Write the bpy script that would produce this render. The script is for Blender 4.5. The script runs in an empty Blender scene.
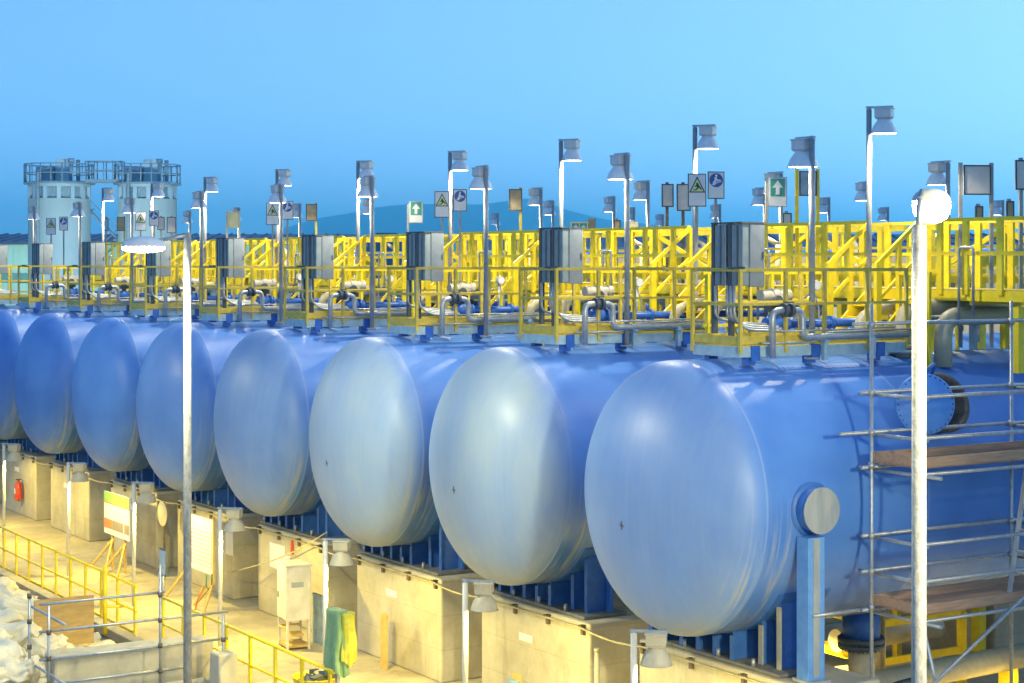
import bpy, bmesh, math, random
from mathutils import Vector, Matrix
random.seed(7)
S = bpy.context.scene
COL = S.collection
PI = math.pi
rad = math.radians

# ------------------------------------------------------------------ layout
# World X runs along the tank axes, Y along the row of tanks, Z up (metres).
TH = rad(31.84); CT, ST = math.cos(TH), math.sin(TH)
CAMZ = 7.71; FPX = 1800.0; HOR = 263.0
AX = 4.29; R = 2.0; SEAM = 15.91
def yc(k): return 21.045 + 4.837 * (8 - k) + (0.35 if k <= 2 else 0)
def c2w(xc, d): return (xc * CT + d * ST, -xc * ST + d * CT)
def onx(px, X):                      # Y of the vertical line seen at column px, standing in plane X
    u = (px - 512) / FPX
    return X * (CT - u * ST) / (ST + u * CT)
def ony(px, Y):
    u = (px - 512) / FPX
    return Y * (ST + u * CT) / (CT - u * ST)
def dep(X, Y): return X * ST + Y * CT
def zat(py, X, Y): return CAMZ - (py - HOR) * dep(X, Y) / FPX

# ------------------------------------------------------------------ materials
def mat(name, col, rough=.5, metal=0., var=.15, scale=6., col2=None, bump=.0, bscale=40., emit=None, estr=0., spec=.5, stretch=None):
    m = bpy.data.materials.new(name); m.use_nodes = True
    nt = m.node_tree; b = nt.nodes['Principled BSDF']; L = nt.links
    b.inputs['Roughness'].default_value = rough; b.inputs['Metallic'].default_value = metal
    b.inputs['Specular IOR Level'].default_value = spec
    tc = nt.nodes.new('ShaderNodeTexCoord'); mp = nt.nodes.new('ShaderNodeMapping')
    L.new(tc.outputs['Object'], mp.inputs[0])
    if stretch: mp.inputs['Scale'].default_value = stretch
    oi = nt.nodes.new('ShaderNodeObjectInfo')
    ml = nt.nodes.new('ShaderNodeMath'); ml.operation = 'MULTIPLY'; ml.inputs[1].default_value = 37.
    L.new(oi.outputs['Random'], ml.inputs[0]); L.new(ml.outputs[0], mp.inputs['Location'])
    n = nt.nodes.new('ShaderNodeTexNoise'); n.inputs['Scale'].default_value = scale; n.inputs['Detail'].default_value = 6
    n.inputs['Roughness'].default_value = .65
    L.new(mp.outputs[0], n.inputs['Vector'])
    cr = nt.nodes.new('ShaderNodeValToRGB')
    c2 = col2 or tuple(c * (1 - var * 2.2) for c in col)
    cr.color_ramp.elements[0].position = .33; cr.color_ramp.elements[1].position = .62
    cr.color_ramp.elements[0].color = (*c2, 1); cr.color_ramp.elements[1].color = (*col, 1)
    L.new(n.outputs[0], cr.inputs[0]); L.new(cr.outputs[0], b.inputs['Base Color'])
    if bump:
        n2 = nt.nodes.new('ShaderNodeTexNoise'); n2.inputs['Scale'].default_value = bscale; n2.inputs['Detail'].default_value = 4
        L.new(tc.outputs['Object'], n2.inputs['Vector'])
        bp = nt.nodes.new('ShaderNodeBump'); bp.inputs['Strength'].default_value = bump; bp.inputs['Distance'].default_value = .02
        L.new(n2.outputs[0], bp.inputs['Height']); L.new(bp.outputs[0], b.inputs['Normal'])
    if emit:
        b.inputs['Emission Color'].default_value = (*emit, 1); b.inputs['Emission Strength'].default_value = estr
    return m

def tank_paint():
    m = bpy.data.materials.new('tank_paint'); m.use_nodes = True
    nt = m.node_tree; b = nt.nodes['Principled BSDF']; L = nt.links; N = nt.nodes.new
    b.inputs['Specular IOR Level'].default_value = .3
    tc = N('ShaderNodeTexCoord'); oi = N('ShaderNodeObjectInfo')
    ml = N('ShaderNodeMath'); ml.operation = 'MULTIPLY'; ml.inputs[1].default_value = 51.
    L.new(oi.outputs['Random'], ml.inputs[0])
    def noise(sc, stretch, det=5, rough=.6):
        mp = N('ShaderNodeMapping'); mp.inputs['Scale'].default_value = stretch
        L.new(tc.outputs['Object'], mp.inputs[0]); L.new(ml.outputs[0], mp.inputs['Location'])
        n = N('ShaderNodeTexNoise'); n.inputs['Scale'].default_value = sc; n.inputs['Detail'].default_value = det
        n.inputs['Roughness'].default_value = rough
        L.new(mp.outputs[0], n.inputs['Vector']); return n.outputs[0]
    def ramp(inp, a, c):
        r = N('ShaderNodeMapRange'); r.inputs[1].default_value = a; r.inputs[2].default_value = c
        r.interpolation_type = 'SMOOTHSTEP'; L.new(inp, r.inputs[0]); return r.outputs[0]
    def mul(a, c):
        q = N('ShaderNodeMath'); q.operation = 'MULTIPLY'
        for i, v in enumerate((a, c)):
            if isinstance(v, (int, float)): q.inputs[i].default_value = v
            else: L.new(v, q.inputs[i])
        return q.outputs[0]
    def mix(f, a, c):
        q = N('ShaderNodeMix'); q.data_type = 'RGBA'
        L.new(f, q.inputs[0])
        for i, v in ((6, a), (7, c)):
            if isinstance(v, tuple): q.inputs[i].default_value = (*v, 1)
            else: L.new(v, q.inputs[i])
        return q.outputs[2]
    sep = N('ShaderNodeSeparateXYZ'); L.new(tc.outputs['Object'], sep.inputs[0])
    base = mix(ramp(noise(.9, (1, 1, 1)), .35, .68), (.070, .205, .60), (.095, .25, .66))
    # chalky vertical runs with lamp light painted in, palest on the dished end
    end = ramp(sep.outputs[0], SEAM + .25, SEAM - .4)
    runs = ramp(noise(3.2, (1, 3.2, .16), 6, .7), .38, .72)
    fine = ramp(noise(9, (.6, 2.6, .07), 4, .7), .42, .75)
    osp = N('ShaderNodeSeparateColor'); L.new(oi.outputs['Color'], osp.inputs[0]); lit_chalk = osp.outputs[0]   # chalk and lamp light painted on this tank's end
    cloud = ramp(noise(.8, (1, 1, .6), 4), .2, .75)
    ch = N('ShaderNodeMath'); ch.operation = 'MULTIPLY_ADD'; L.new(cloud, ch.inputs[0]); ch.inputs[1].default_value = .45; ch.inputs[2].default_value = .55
    base = mix(mul(mul(ch.outputs[0], lit_chalk), end), base, (.43, .505, .51))
    base = mix(mul(mul(mul(runs, .22), end), lit_chalk), base, (.44, .54, .60))
    base = mix(mul(mul(mul(fine, .16), end), lit_chalk), base, (.44, .54, .60))
    base = mix(mul(ramp(noise(1.3, (1, 1, .5)), .45, .75), .22), base, (.16, .31, .68))
    # rust-yellow dirt runs down the lower flank by the weld
    low = ramp(sep.outputs[2], .5, -1.0)
    zone = mul(ramp(sep.outputs[0], SEAM - .55, SEAM - .05), ramp(sep.outputs[0], SEAM + 1.1, SEAM + .35))
    drip = ramp(noise(3.4, (4.5, .30, .14), 5, .7), .48, .70)
    base = mix(mul(mul(drip, mul(low, zone)), .75), base, (.48, .46, .33))
    for wx0 in (SEAM + .03, 18.97, 22.02, 25.02):       # weld beads
        dd = N('ShaderNodeMath'); dd.operation = 'SUBTRACT'; L.new(sep.outputs[0], dd.inputs[0]); dd.inputs[1].default_value = wx0
        ab = N('ShaderNodeMath'); ab.operation = 'ABSOLUTE'; L.new(dd.outputs[0], ab.inputs[0])
        base = mix(mul(ramp(ab.outputs[0], .028, .010), .35), base, (.30, .40, .62))
    belly = ramp(sep.outputs[2], -1.35, -1.9)
    base = mix(mul(mul(belly, ramp(noise(1.2, (2.5, .5, .5)), .25, .8)), .5), base, (.38, .35, .24))
    L.new(base, b.inputs['Base Color'])
    rr = N('ShaderNodeMapRange'); rr.inputs[3].default_value = .34; rr.inputs[4].default_value = .52
    L.new(noise(2.2, (1, 1, .4)), rr.inputs[0]); L.new(rr.outputs[0], b.inputs['Roughness'])
    bp = N('ShaderNodeBump'); bp.inputs['Strength'].default_value = .05; bp.inputs['Distance'].default_value = .05
    L.new(noise(1.6, (1, 1, 1), 2), bp.inputs['Height']); L.new(bp.outputs[0], b.inputs['Normal'])
    return m

def concrete(name, col, dark, lift=None):
    m = bpy.data.materials.new(name); m.use_nodes = True
    nt = m.node_tree; b = nt.nodes['Principled BSDF']; L = nt.links; N = nt.nodes.new
    b.inputs['Roughness'].default_value = .85; b.inputs['Specular IOR Level'].default_value = .25
    tc = N('ShaderNodeTexCoord'); oi = N('ShaderNodeObjectInfo')
    ml = N('ShaderNodeMath'); ml.operation = 'MULTIPLY'; ml.inputs[1].default_value = 23.
    L.new(oi.outputs['Random'], ml.inputs[0])
    mp = N('ShaderNodeMapping'); L.new(tc.outputs['Object'], mp.inputs[0]); L.new(ml.outputs[0], mp.inputs['Location'])
    def noise(sc, det=6, st=None):
        n = N('ShaderNodeTexNoise'); n.inputs['Scale'].default_value = sc; n.inputs['Detail'].default_value = det
        n.inputs['Roughness'].default_value = .7
        if st:
            q = N('ShaderNodeMapping'); q.inputs['Scale'].default_value = st
            L.new(mp.outputs[0], q.inputs[0]); L.new(q.outputs[0], n.inputs['Vector'])
        else: L.new(mp.outputs[0], n.inputs['Vector'])
        return n.outputs[0]
    def ramp(inp, a, c, lo=0., hi=1.):
        r = N('ShaderNodeMapRange'); r.inputs[1].default_value = a; r.inputs[2].default_value = c
        r.inputs[3].default_value = lo; r.inputs[4].default_value = hi
        L.new(inp, r.inputs[0]); return r.outputs[0]
    def mix(f, a, c):
        q = N('ShaderNodeMix'); q.data_type = 'RGBA'; L.new(f, q.inputs[0])
        for i, v in ((6, a), (7, c)):
            if isinstance(v, tuple): q.inputs[i].default_value = (*v, 1)
            else: L.new(v, q.inputs[i])
        return q.outputs[2]
    base = mix(ramp(noise(1.1), .38, .66), dark, col)
    base = mix(ramp(noise(14, 4), .52, .72, 0, .35), base, dark)
    base = mix(ramp(noise(2.4, 5, (1, 1, .12)), .56, .70, 0, .45), base, tuple(c * .62 for c in dark))
    if not lift:
        base = mix(ramp(noise(.33, 4), .50, .68, 0, .45), base, tuple(c * .72 for c in dark))
        base = mix(ramp(noise(.9, 3, (1, .35, 1)), .60, .66, 0, .35), base, tuple(c * .5 for c in dark))
    hgt = noise(30, 5)
    if lift:
        sep = N('ShaderNodeSeparateXYZ'); L.new(tc.outputs['Object'], sep.inputs[0])
        w = N('ShaderNodeMath'); w.operation = 'PINGPONG'; w.inputs[1].default_value = lift / 2
        ad = N('ShaderNodeMath'); ad.operation = 'ADD'; L.new(sep.outputs[2], ad.inputs[0])
        ns = N('ShaderNodeMath'); ns.operation = 'MULTIPLY'; ns.inputs[1].default_value = .03
        L.new(noise(3), ns.inputs[0]); L.new(ns.outputs[0], ad.inputs[1]); L.new(ad.outputs[0], w.inputs[0])
        base = mix(ramp(w.outputs[0], .016, .004, 0, .22), base, tuple(c * .5 for c in dark))
    L.new(base, b.inputs['Base Color'])
    bp = N('ShaderNodeBump'); bp.inputs['Strength'].default_value = .25; bp.inputs['Distance'].default_value = .012
    L.new(hgt, bp.inputs['Height']); L.new(bp.outputs[0], b.inputs['Normal'])
    return m

M = {}
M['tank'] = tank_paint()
M['tankflat'] = mat('saddle_paint', (.045, .16, .50), .5, col2=(.03, .11, .36), scale=4)
M['stain'] = mat('stained_paint', (.34, .36, .36), .6, col2=(.24, .28, .31), scale=7, stretch=(1, 1, .2))
M['bluepipe'] = mat('pipe_blue', (.03, .13, .52), .35, col2=(.02, .09, .38))
M['concrete'] = concrete('pier_concrete', (.54, .50, .38), (.40, .36, .26), .62)
M['floor'] = concrete('slab_concrete', (.54, .48, .34), (.40, .35, .25))
M['block'] = concrete('block_concrete', (.58, .54, .41), (.43, .39, .29))
M['yellow'] = mat('yellow_paint', (.88, .68, .006), .45, col2=(.74, .54, .008), scale=5)
M['rail'] = mat('shaded_yellow', (.64, .48, .05), .5, col2=(.44, .34, .07), scale=9)  # yellow paint dulled for the shade on the platform rails
M['galv'] = mat('galvanised', (.44, .47, .50), .42, metal=.55, col2=(.30, .33, .36), scale=12)
M['pole'] = mat('pole_paint', (.33, .34, .35), .5, col2=(.26, .27, .28), scale=10)
M['galvl'] = mat('ballast_grey', (.62, .63, .66), .45, metal=.05, col2=(.52, .54, .57), scale=10)
M['oldpole'] = mat('peeling_pole', (.44, .435, .40), .65, col2=(.26, .25, .22), scale=22, stretch=(1, 1, .5), bump=.3)
M['shade'] = mat('spun_aluminium', (.78, .78, .80), .4, metal=.05, col2=(.68, .69, .72), scale=8)
M['frame'] = mat('frame_paint', (.34, .50, .58), .5, col2=(.24, .37, .45))
M['cab'] = mat('cabinet_grey', (.21, .27, .30), .5, col2=(.16, .21, .25))
M['cabside'] = mat('cabinet_door', (.18, .215, .26), .55, col2=(.14, .17, .215))
M['dark'] = mat('dark_steel', (.065, .085, .11), .5)
M['beige'] = mat('insulated_pipe', (.52, .46, .30), .5, col2=(.40, .36, .25))
M['white'] = mat('white_enamel', (.62, .60, .54), .45, col2=(.50, .48, .42), scale=4)
M['wood'] = mat('plank', (.44, .28, .18), .8, col2=(.30, .18, .11), scale=5, stretch=(.5, 6, 6))
M['ply'] = mat('plywood', (.50, .33, .11), .75, col2=(.38, .24, .08), scale=4, stretch=(1, 1, 5))
M['timber'] = mat('timber', (.58, .40, .12), .75, col2=(.45, .30, .09), scale=6)
M['bag'] = mat('bag_cloth', (.72, .68, .54), .9, col2=(.56, .52, .40), scale=5, bump=.35, bscale=60)
M['cream'] = mat('cream_casing', (.46, .43, .36), .45, col2=(.36, .34, .29))
M['basepl'] = mat('dusty_base', (.20, .20, .19), .7)
M['beigerib'] = mat('lamplit_rib', (.46, .43, .30), .65, col2=(.34, .33, .27))  # beige is the yellow lamp light on the outer ribs, painted in
M['creamy'] = mat('cream_enamel', (.50, .45, .31), .5, col2=(.42, .37, .26))
M['red'] = mat('red_paint', (.62, .07, .03), .35)
M['tarp'] = mat('green_tarp', (.27, .44, .20), .55, col2=(.18, .32, .15), scale=5, bump=.5, bscale=9)
M['tarpy'] = mat('yellow_tarp', (.62, .60, .06), .55)
M['sgwhite'] = mat('sign_white', (.72, .73, .76), .45, var=.04)
M['sgyel'] = mat('sign_pale_yellow', (.66, .74, .34), .45, var=.04)
M['sgblack'] = mat('sign_black', (.03, .04, .05), .5, var=.05)
M['sgblue'] = mat('sign_blue', (.035, .10, .36), .45, var=.05)
M['sggreen'] = mat('sign_green', (.06, .30, .24), .45, var=.05)
M['sggrey'] = mat('sign_back', (.56, .55, .55), .5, col2=(.48, .47, .48))
M['sgbrown'] = mat('sign_back_brown', (.38, .31, .20), .6)
M['sglit'] = mat('sign_cream', (.80, .72, .42), .5, var=.05)
M['bgreen'] = mat('band_green', (.20, .38, .10), .6, var=.06)
M['borange'] = mat('band_orange', (.60, .20, .08), .6, var=.06)
M['bgrey'] = mat('band_grey', (.23, .20, .20), .6, var=.06)
M['bluebox'] = mat('blue_panel', (.25, .38, .52), .5)
M['rust'] = mat('rusty_steel', (.16, .12, .085), .7, col2=(.07, .055, .045), scale=14)
M['silo'] = mat('silo_paint', (.42, .60, .66), .45, col2=(.34, .51, .57), scale=.6, stretch=(1, 1, .25))
M['silodark'] = mat('silo_trim', (.24, .36, .43), .5)
M['teal'] = mat('teal_cladding', (.36, .66, .58), .5, var=.06, scale=.3)
M['tealdark'] = mat('teal_trim', (.10, .32, .30), .5)
M['roofblue'] = mat('blue_roof', (.035, .09, .20), .5, var=.1, scale=.4)
M['bwall'] = mat('beige_cladding', (.50, .45, .33), .7, var=.1, scale=.3)
M['bwin'] = mat('dark_opening', (.06, .065, .07), .4)
M['hill'] = mat('hill_forest', (.05, .10, .10), .95, col2=(.04, .085, .09), scale=.004)
M['lens'] = mat('lit_lens', (.9, .9, .9), .4, emit=(1, .93, .70), estr=14)
M['biglens'] = mat('lit_floodlight_lens', (.9, .9, .9), .4, emit=(1, .94, .70), estr=45)
M['walllens'] = mat('lit_sodium_lens', (.9, .9, .9), .4, emit=(1, .80, .36), estr=14)

# ------------------------------------------------------------------ mesh helpers
class MB:
    def __init__(s): s.bm = bmesh.new(); s.smooth = []
    def box(s, c, d, rz=0., rx=0., ry=0.):
        m = Matrix.Translation(c) @ Matrix.Rotation(rz, 4, 'Z') @ Matrix.Rotation(ry, 4, 'Y') @ Matrix.Rotation(rx, 4, 'X') @ Matrix.Diagonal((d[0], d[1], d[2], 1))
        bmesh.ops.create_cube(s.bm, size=1., matrix=m); return s
    def bar(s, a, b, w, h, up=(0, 0, 1)):
        a, b = Vector(a), Vector(b); d = b - a; l = d.length; d.normalize()
        u = Vector(up)
        if abs(d.dot(u)) > .95: u = Vector((0, 1, 0))
        x = d.cross(u).normalized(); z = x.cross(d)
        m = Matrix((( d.x, x.x, z.x, 0), (d.y, x.y, z.y, 0), (d.z, x.z, z.z, 0), (0, 0, 0, 1)))
        bmesh.ops.create_cube(s.bm, size=1., matrix=Matrix.Translation((a + b) / 2) @ m @ Matrix.Diagonal((l, w, h, 1))); return s
    def cyl(s, a, b, r, r2=None, n=12, caps=True):
        a, b = Vector(a), Vector(b); d = b - a; l = d.length
        q = d.to_track_quat('Z', 'Y').to_matrix().to_4x4()
        g = bmesh.ops.create_cone(s.bm, cap_ends=caps, segments=n, radius1=r, radius2=r if r2 is None else r2, depth=l, matrix=Matrix.Translation((a + b) / 2) @ q)
        fs = set(f for v in g['verts'] for f in v.link_faces)
        for f in fs:
            if len(f.verts) == 4: f.smooth = True
        return s
    def tube(s, pts, r, n=10):
        pts = [Vector(p) for p in pts]; rings = []
        prev = None
        for i, p in enumerate(pts):
            d = (pts[min(i + 1, len(pts) - 1)] - pts[max(i - 1, 0)]).normalized()
            if prev is None:
                u = Vector((0, 0, 1)) if abs(d.z) < .9 else Vector((1, 0, 0))
                x = d.cross(u).normalized()
            else:
                x = (prev - d * prev.dot(d)).normalized()
            prev = x; y = d.cross(x)
            rings.append([s.bm.verts.new(p + x * r * math.cos(2 * PI * k / n) + y * r * math.sin(2 * PI * k / n)) for k in range(n)])
        for a, b in zip(rings, rings[1:]):
            for k in range(n):
                f = s.bm.faces.new((a[k], a[(k + 1) % n], b[(k + 1) % n], b[k])); f.smooth = True
        s.bm.faces.new(rings[0][::-1]); s.bm.faces.new(rings[-1]); return s
    def lathe(s, prof, o=(0, 0, 0), axis='Z', n=24, smooth=True, caps=True):
        o = Vector(o); rings = []
        for (r, t) in prof:
            ring = []
            for k in range(n):
                a = 2 * PI * k / n; u, v = r * math.cos(a), r * math.sin(a)
                p = {'Z': (u, v, t), 'X': (t, u, v), 'Y': (v, t, u)}[axis]
                ring.append(s.bm.verts.new(o + Vector(p)))
            rings.append(ring)
        for a, b in zip(rings, rings[1:]):
            for k in range(n):
                f = s.bm.faces.new((a[k], a[(k + 1) % n], b[(k + 1) % n], b[k])); f.smooth = smooth
        if caps:
            s.bm.faces.new(rings[0][::-1]); s.bm.faces.new(rings[-1])
        return s
    def poly(s, pts, t):             # flat outline given in 3-D, thickened by vector t
        t = Vector(t); a = [s.bm.verts.new(Vector(p)) for p in pts]; b = [s.bm.verts.new(Vector(p) + t) for p in pts]
        n = len(a); s.bm.faces.new(a[::-1]); s.bm.faces.new(b)
        for i in range(n): s.bm.faces.new((a[i], a[(i + 1) % n], b[(i + 1) % n], b[i]))
        return s
    def split(s, name, m, parent=None, bevel=0.):      # every separate piece becomes an object of its own
        seen = set(); out = []
        for v0 in list(s.bm.verts):
            if v0 in seen: continue
            st = [v0]; isl = []; seen.add(v0)
            while st:
                v = st.pop(); isl.append(v)
                for e in v.link_edges:
                    w2 = e.other_vert(v)
                    if w2 not in seen: seen.add(w2); st.append(w2)
            q = MB(); mp = {v: q.bm.verts.new(v.co) for v in isl}; fs = set(f for v in isl for f in v.link_faces)
            for f in fs: q.bm.faces.new([mp[v] for v in f.verts]).smooth = f.smooth
            out.append(q.build(name, m, parent, bevel=bevel))
        s.bm.free(); return out
    def build(s, name, m, parent=None, loc=(0, 0, 0), bevel=0., rz=0.):
        bmesh.ops.recalc_face_normals(s.bm, faces=s.bm.faces)
        me = bpy.data.meshes.new(name); s.bm.to_mesh(me); s.bm.free()
        me.materials.append(m)
        o = bpy.data.objects.new(name, me); COL.objects.link(o)
        o.location = loc; o.rotation_euler.z = rz
        if parent: o.parent = parent
        if bevel:
            md = o.modifiers.new('bevel', 'BEVEL'); md.width = bevel; md.segments = 2; md.limit_method = 'ANGLE'
        return o

def tag(o, label, cat, group=None):
    o['label'] = label; o['category'] = cat
    if group: o['group'] = group
    return o
def thing(name, label, cat, loc=(0, 0, 0), rz=0., group=None):
    o = bpy.data.objects.new(name, None); COL.objects.link(o); o.empty_display_size = .2
    o.location = loc; o.rotation_euler = (0, 0, rz)
    return tag(o, label, cat, group)
def struct(o): o['kind'] = 'structure'; return o
def copy_tree(o, parent=None):
    c = o.copy(); COL.objects.link(c)
    if parent: c.parent = parent
    for ch in list(o.children): copy_tree(ch, c)
    return c
def bend(pts, r=.12, n=5):           # round the corners of a polyline
    pts = [Vector(p) for p in pts]; out = [pts[0]]
    for a, b, c in zip(pts, pts[1:], pts[2:]):
        u = (a - b); v = (c - b); rr = min(r, u.length * .45, v.length * .45)
        p, q = b + u.normalized() * rr, b + v.normalized() * rr
        for i in range(n + 1):
            t = i / n; out.append(p * (1 - t) ** 2 + b * 2 * t * (1 - t) + q * t * t)
    out.append(pts[-1]); return out

ORD = ['nearest', 'second', 'third', 'fourth', 'fifth', 'sixth', 'seventh', 'eighth', 'ninth']
def pos(k):
    i = 8 - k
    return 'nearest tank, the scaffolded one' if i == 0 else ORD[i] + ' tank from the right'
KS = [8, 7, 6, 5, 4, 3, 2, 1, 0]

# ------------------------------------------------------------------ lamps
def spot(name, parent, loc, power, col, cone=144, r=.06, rot=(0, 0, 0)):
    l = bpy.data.lights.new(name, 'SPOT'); l.energy = power; l.color = col; l.spot_size = rad(cone); l.spot_blend = .25
    l.shadow_soft_size = r
    o = bpy.data.objects.new(name, l); COL.objects.link(o); o.parent = parent; o.location = loc; o.rotation_euler = rot
    return o
def bell_lamp(loc, h, adir, label, group, power, col, lens, pole='pole', reach=.27, name='lamp_post', scale=1., shade_m='shade'):
    t = thing(name, label, 'lamp post', loc, 0, group)
    a = Vector((adir[0], adir[1], 0)).normalized(); ang = math.atan2(a.y, a.x)
    q = a * reach
    p = MB(); p.cyl((0, 0, 0), (0, 0, h - .05), .045, n=12).cyl((0, 0, 0), (0, 0, .03), .11)
    p.build('pole', M[pole], t)
    b = MB(); b.box((q.x / 2 + a.x * .05, q.y / 2 + a.y * .05, h - .02), (reach + .2, .05, .035), ang); b.cyl((0, 0, h - .12), (0, 0, h), .028, n=8)
    b.build('bracket', M['galv'], t)
    g = MB(); g.box((q.x, q.y, h - .125), (.27, .24, .15), ang); g.box((q.x, q.y, h - .045), (.30, .27, .02), ang); g.box((q.x, q.y, h - .21), (.24, .22, .02), ang)
    g.build('ballast_box', M[shade_m if shade_m == 'creamy' else 'galvl'], t, bevel=.012)
    s = MB(); prof = [(.095, 0), (.115, -.03), (.15, -.075), (.18, -.13), (.200, -.19), (.212, -.235), (.222, -.245), (.205, -.235), (.172, -.13), (.10, -.03)]
    s.lathe([(r * scale, z) for r, z in prof], (q.x, q.y, h - .215), 'Z', 20, True, False); sh = s.build('shade', M[shade_m], t)
    d = MB(); d.cyl((q.x, q.y, h - .452), (q.x, q.y, h - .446), .198 * scale, n=20); d.build('lens', M[lens], sh)
    if power: spot('bulb', t, (q.x, q.y, h - .475), power, col, 172 if shade_m == 'creamy' else 144)
    return t
WHITE = (1, .90, .62); WARM = (1, .75, .10); DAY = (1, .94, .56)

# ------------------------------------------------------------------ ground, sky, hills
def sheet(name, m, x0, x1, y0, y1, z):
    b = MB(); vs = [b.bm.verts.new(v) for v in ((x0, y0, z), (x1, y0, z), (x1, y1, z), (x0, y1, z))]; b.bm.faces.new(vs)
    return struct(b.build(name, m))
sheet('ground', mat('gravel_ground', (.28, .25, .20), .95, col2=(.20, .18, .145), scale=.8, bump=.6, bscale=8), -500, 420, -500, 620, -.12)
sheet('reflector_sea', mat('reflector_water', (.03, .07, .11), .18, col2=(.025, .06, .10), scale=.02, bump=.05, bscale=.5), -760, 7160, -760, 8160, -.6)  # unseen water sheet, added to reflect sky light into the haze
sl = MB(); sl.box((26.55, 40, -.06), (27.3, 150, .12)); struct(sl.build('floor_slab', M['floor']))
kb = MB(); kb.box((12.76, 40, .0), (.28, 150, .2)); struct(kb.build('kerb', M['block'], bevel=.015))

def ridge():
    prof = [(-400, 2), (150, 3), (235, 10), (262, 27), (285, 36), (320, 46), (350, 51), (375, 58), (400, 61), (440, 63), (480, 61), (505, 64), (525, 66.5), (545, 63), (562, 55), (585, 49), (612, 44), (640, 41), (680, 38), (720, 34), (760, 30), (820, 27), (900, 26), (1000, 24), (1500, 20)]
    def hgt(px):
        for (a, ha), (b, hb) in zip(prof, prof[1:]):
            if a <= px <= b:
                t = (px - a) / (b - a); return ha + (hb - ha) * t
        return 2
    b = MB(); rnd = random.Random(3)
    D0 = 6000.; nx, ny = 220, 16; grid = []
    from mathutils import noise as nz
    for j in range(ny + 1):
        d = 4600 + j * 190.; row = []
        for i in range(nx + 1):
            px = -420 + i * 8.6; xc = (px - 512) / FPX * D0
            base = hgt(px) / FPX * D0 + 8
            prof_d = max(0, 1 - abs(d - D0) / 1500.) ** .8
            n = nz.fractal(Vector((xc / 500, d / 500, 0)), .7, 2.1, 5) * 16 * min(1, base / 80)
            x, y = c2w(xc, d); row.append(b.bm.verts.new((x, y, (base + n * (.3 + (1 - prof_d))) * prof_d - 2)))
        grid.append(row)
    for j in range(ny):
        for i in range(nx):
            f = b.bm.faces.new((grid[j][i], grid[j][i + 1], grid[j + 1][i + 1], grid[j + 1][i])); f.smooth = True
    return struct(b.build('hills', M['hill']))
ridge()

# ------------------------------------------------------------------ tanks, piers, saddles
def tank_shell():
    b = MB(); e = .92; pr = []
    for i in range(1, 33):
        t = i / 32 * PI / 2
        pr.append((R * math.sin(t), SEAM - e * math.cos(t)))
    pr[0] = (R * math.sin(PI / 2 / 32), SEAM - e * math.cos(PI / 64))
    pr += [(R, SEAM + .012), (R + .004, SEAM + .02), (R + .004, SEAM + .045), (R, SEAM + .053)]
    for X in (18.95, 22.0, 25.0): pr += [(R, X), (R + .003, X + .01), (R + .003, X + .03), (R, X + .04)]
    x1 = 28.0; pr.append((R, x1))
    for i in range(1, 12):
        t = PI / 2 - i / 12 * PI / 2; pr.append((R * math.sin(t), x1 + e * math.cos(t)))
    b.lathe(pr, (0, 0, 0), 'X', 96); return b
tank_label = {
 8: 'nearest blue tank, scaffolded, with an open manway and a round trunnion',
 7: 'blue tank behind the scaffolded one, second from the right',
 6: 'blue tank third from the right, with a pale chalky, lamp-lit dome',
 5: 'blue tank fourth from the right, above the tall white cabinet',
 4: 'blue tank fifth from the right, crossed by the slim left lamp pole',
 3: 'blue tank sixth from the right, above the striped colour board',
 2: 'blue tank seventh from the right, third dome from the left edge',
 1: 'blue tank eighth from the right, dome cut by the left edge',
 0: 'blue tank ninth from the right, hidden behind its neighbours at the left edge'}
def rib_set(parent, dys, x0, x1, first_z, m, fm=None):
    for dy in dys:
        top = -math.sqrt(R * R - min(abs(dy), 1.93) ** 2)
        b = MB(); b.box(((x0 + x1) / 2, dy, (first_z + top + .12) / 2), (x1 - x0, .028, top + .12 - first_z)); rb_ = b.build('rib', m, parent)
        # flange plate facing the aisle
        b = MB(); b.box((x0 - .012, dy, (first_z + top - .06) / 2), (.022, .09, top - .06 - first_z)); b.build('rib_flange', fm or m, rb_)
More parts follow.
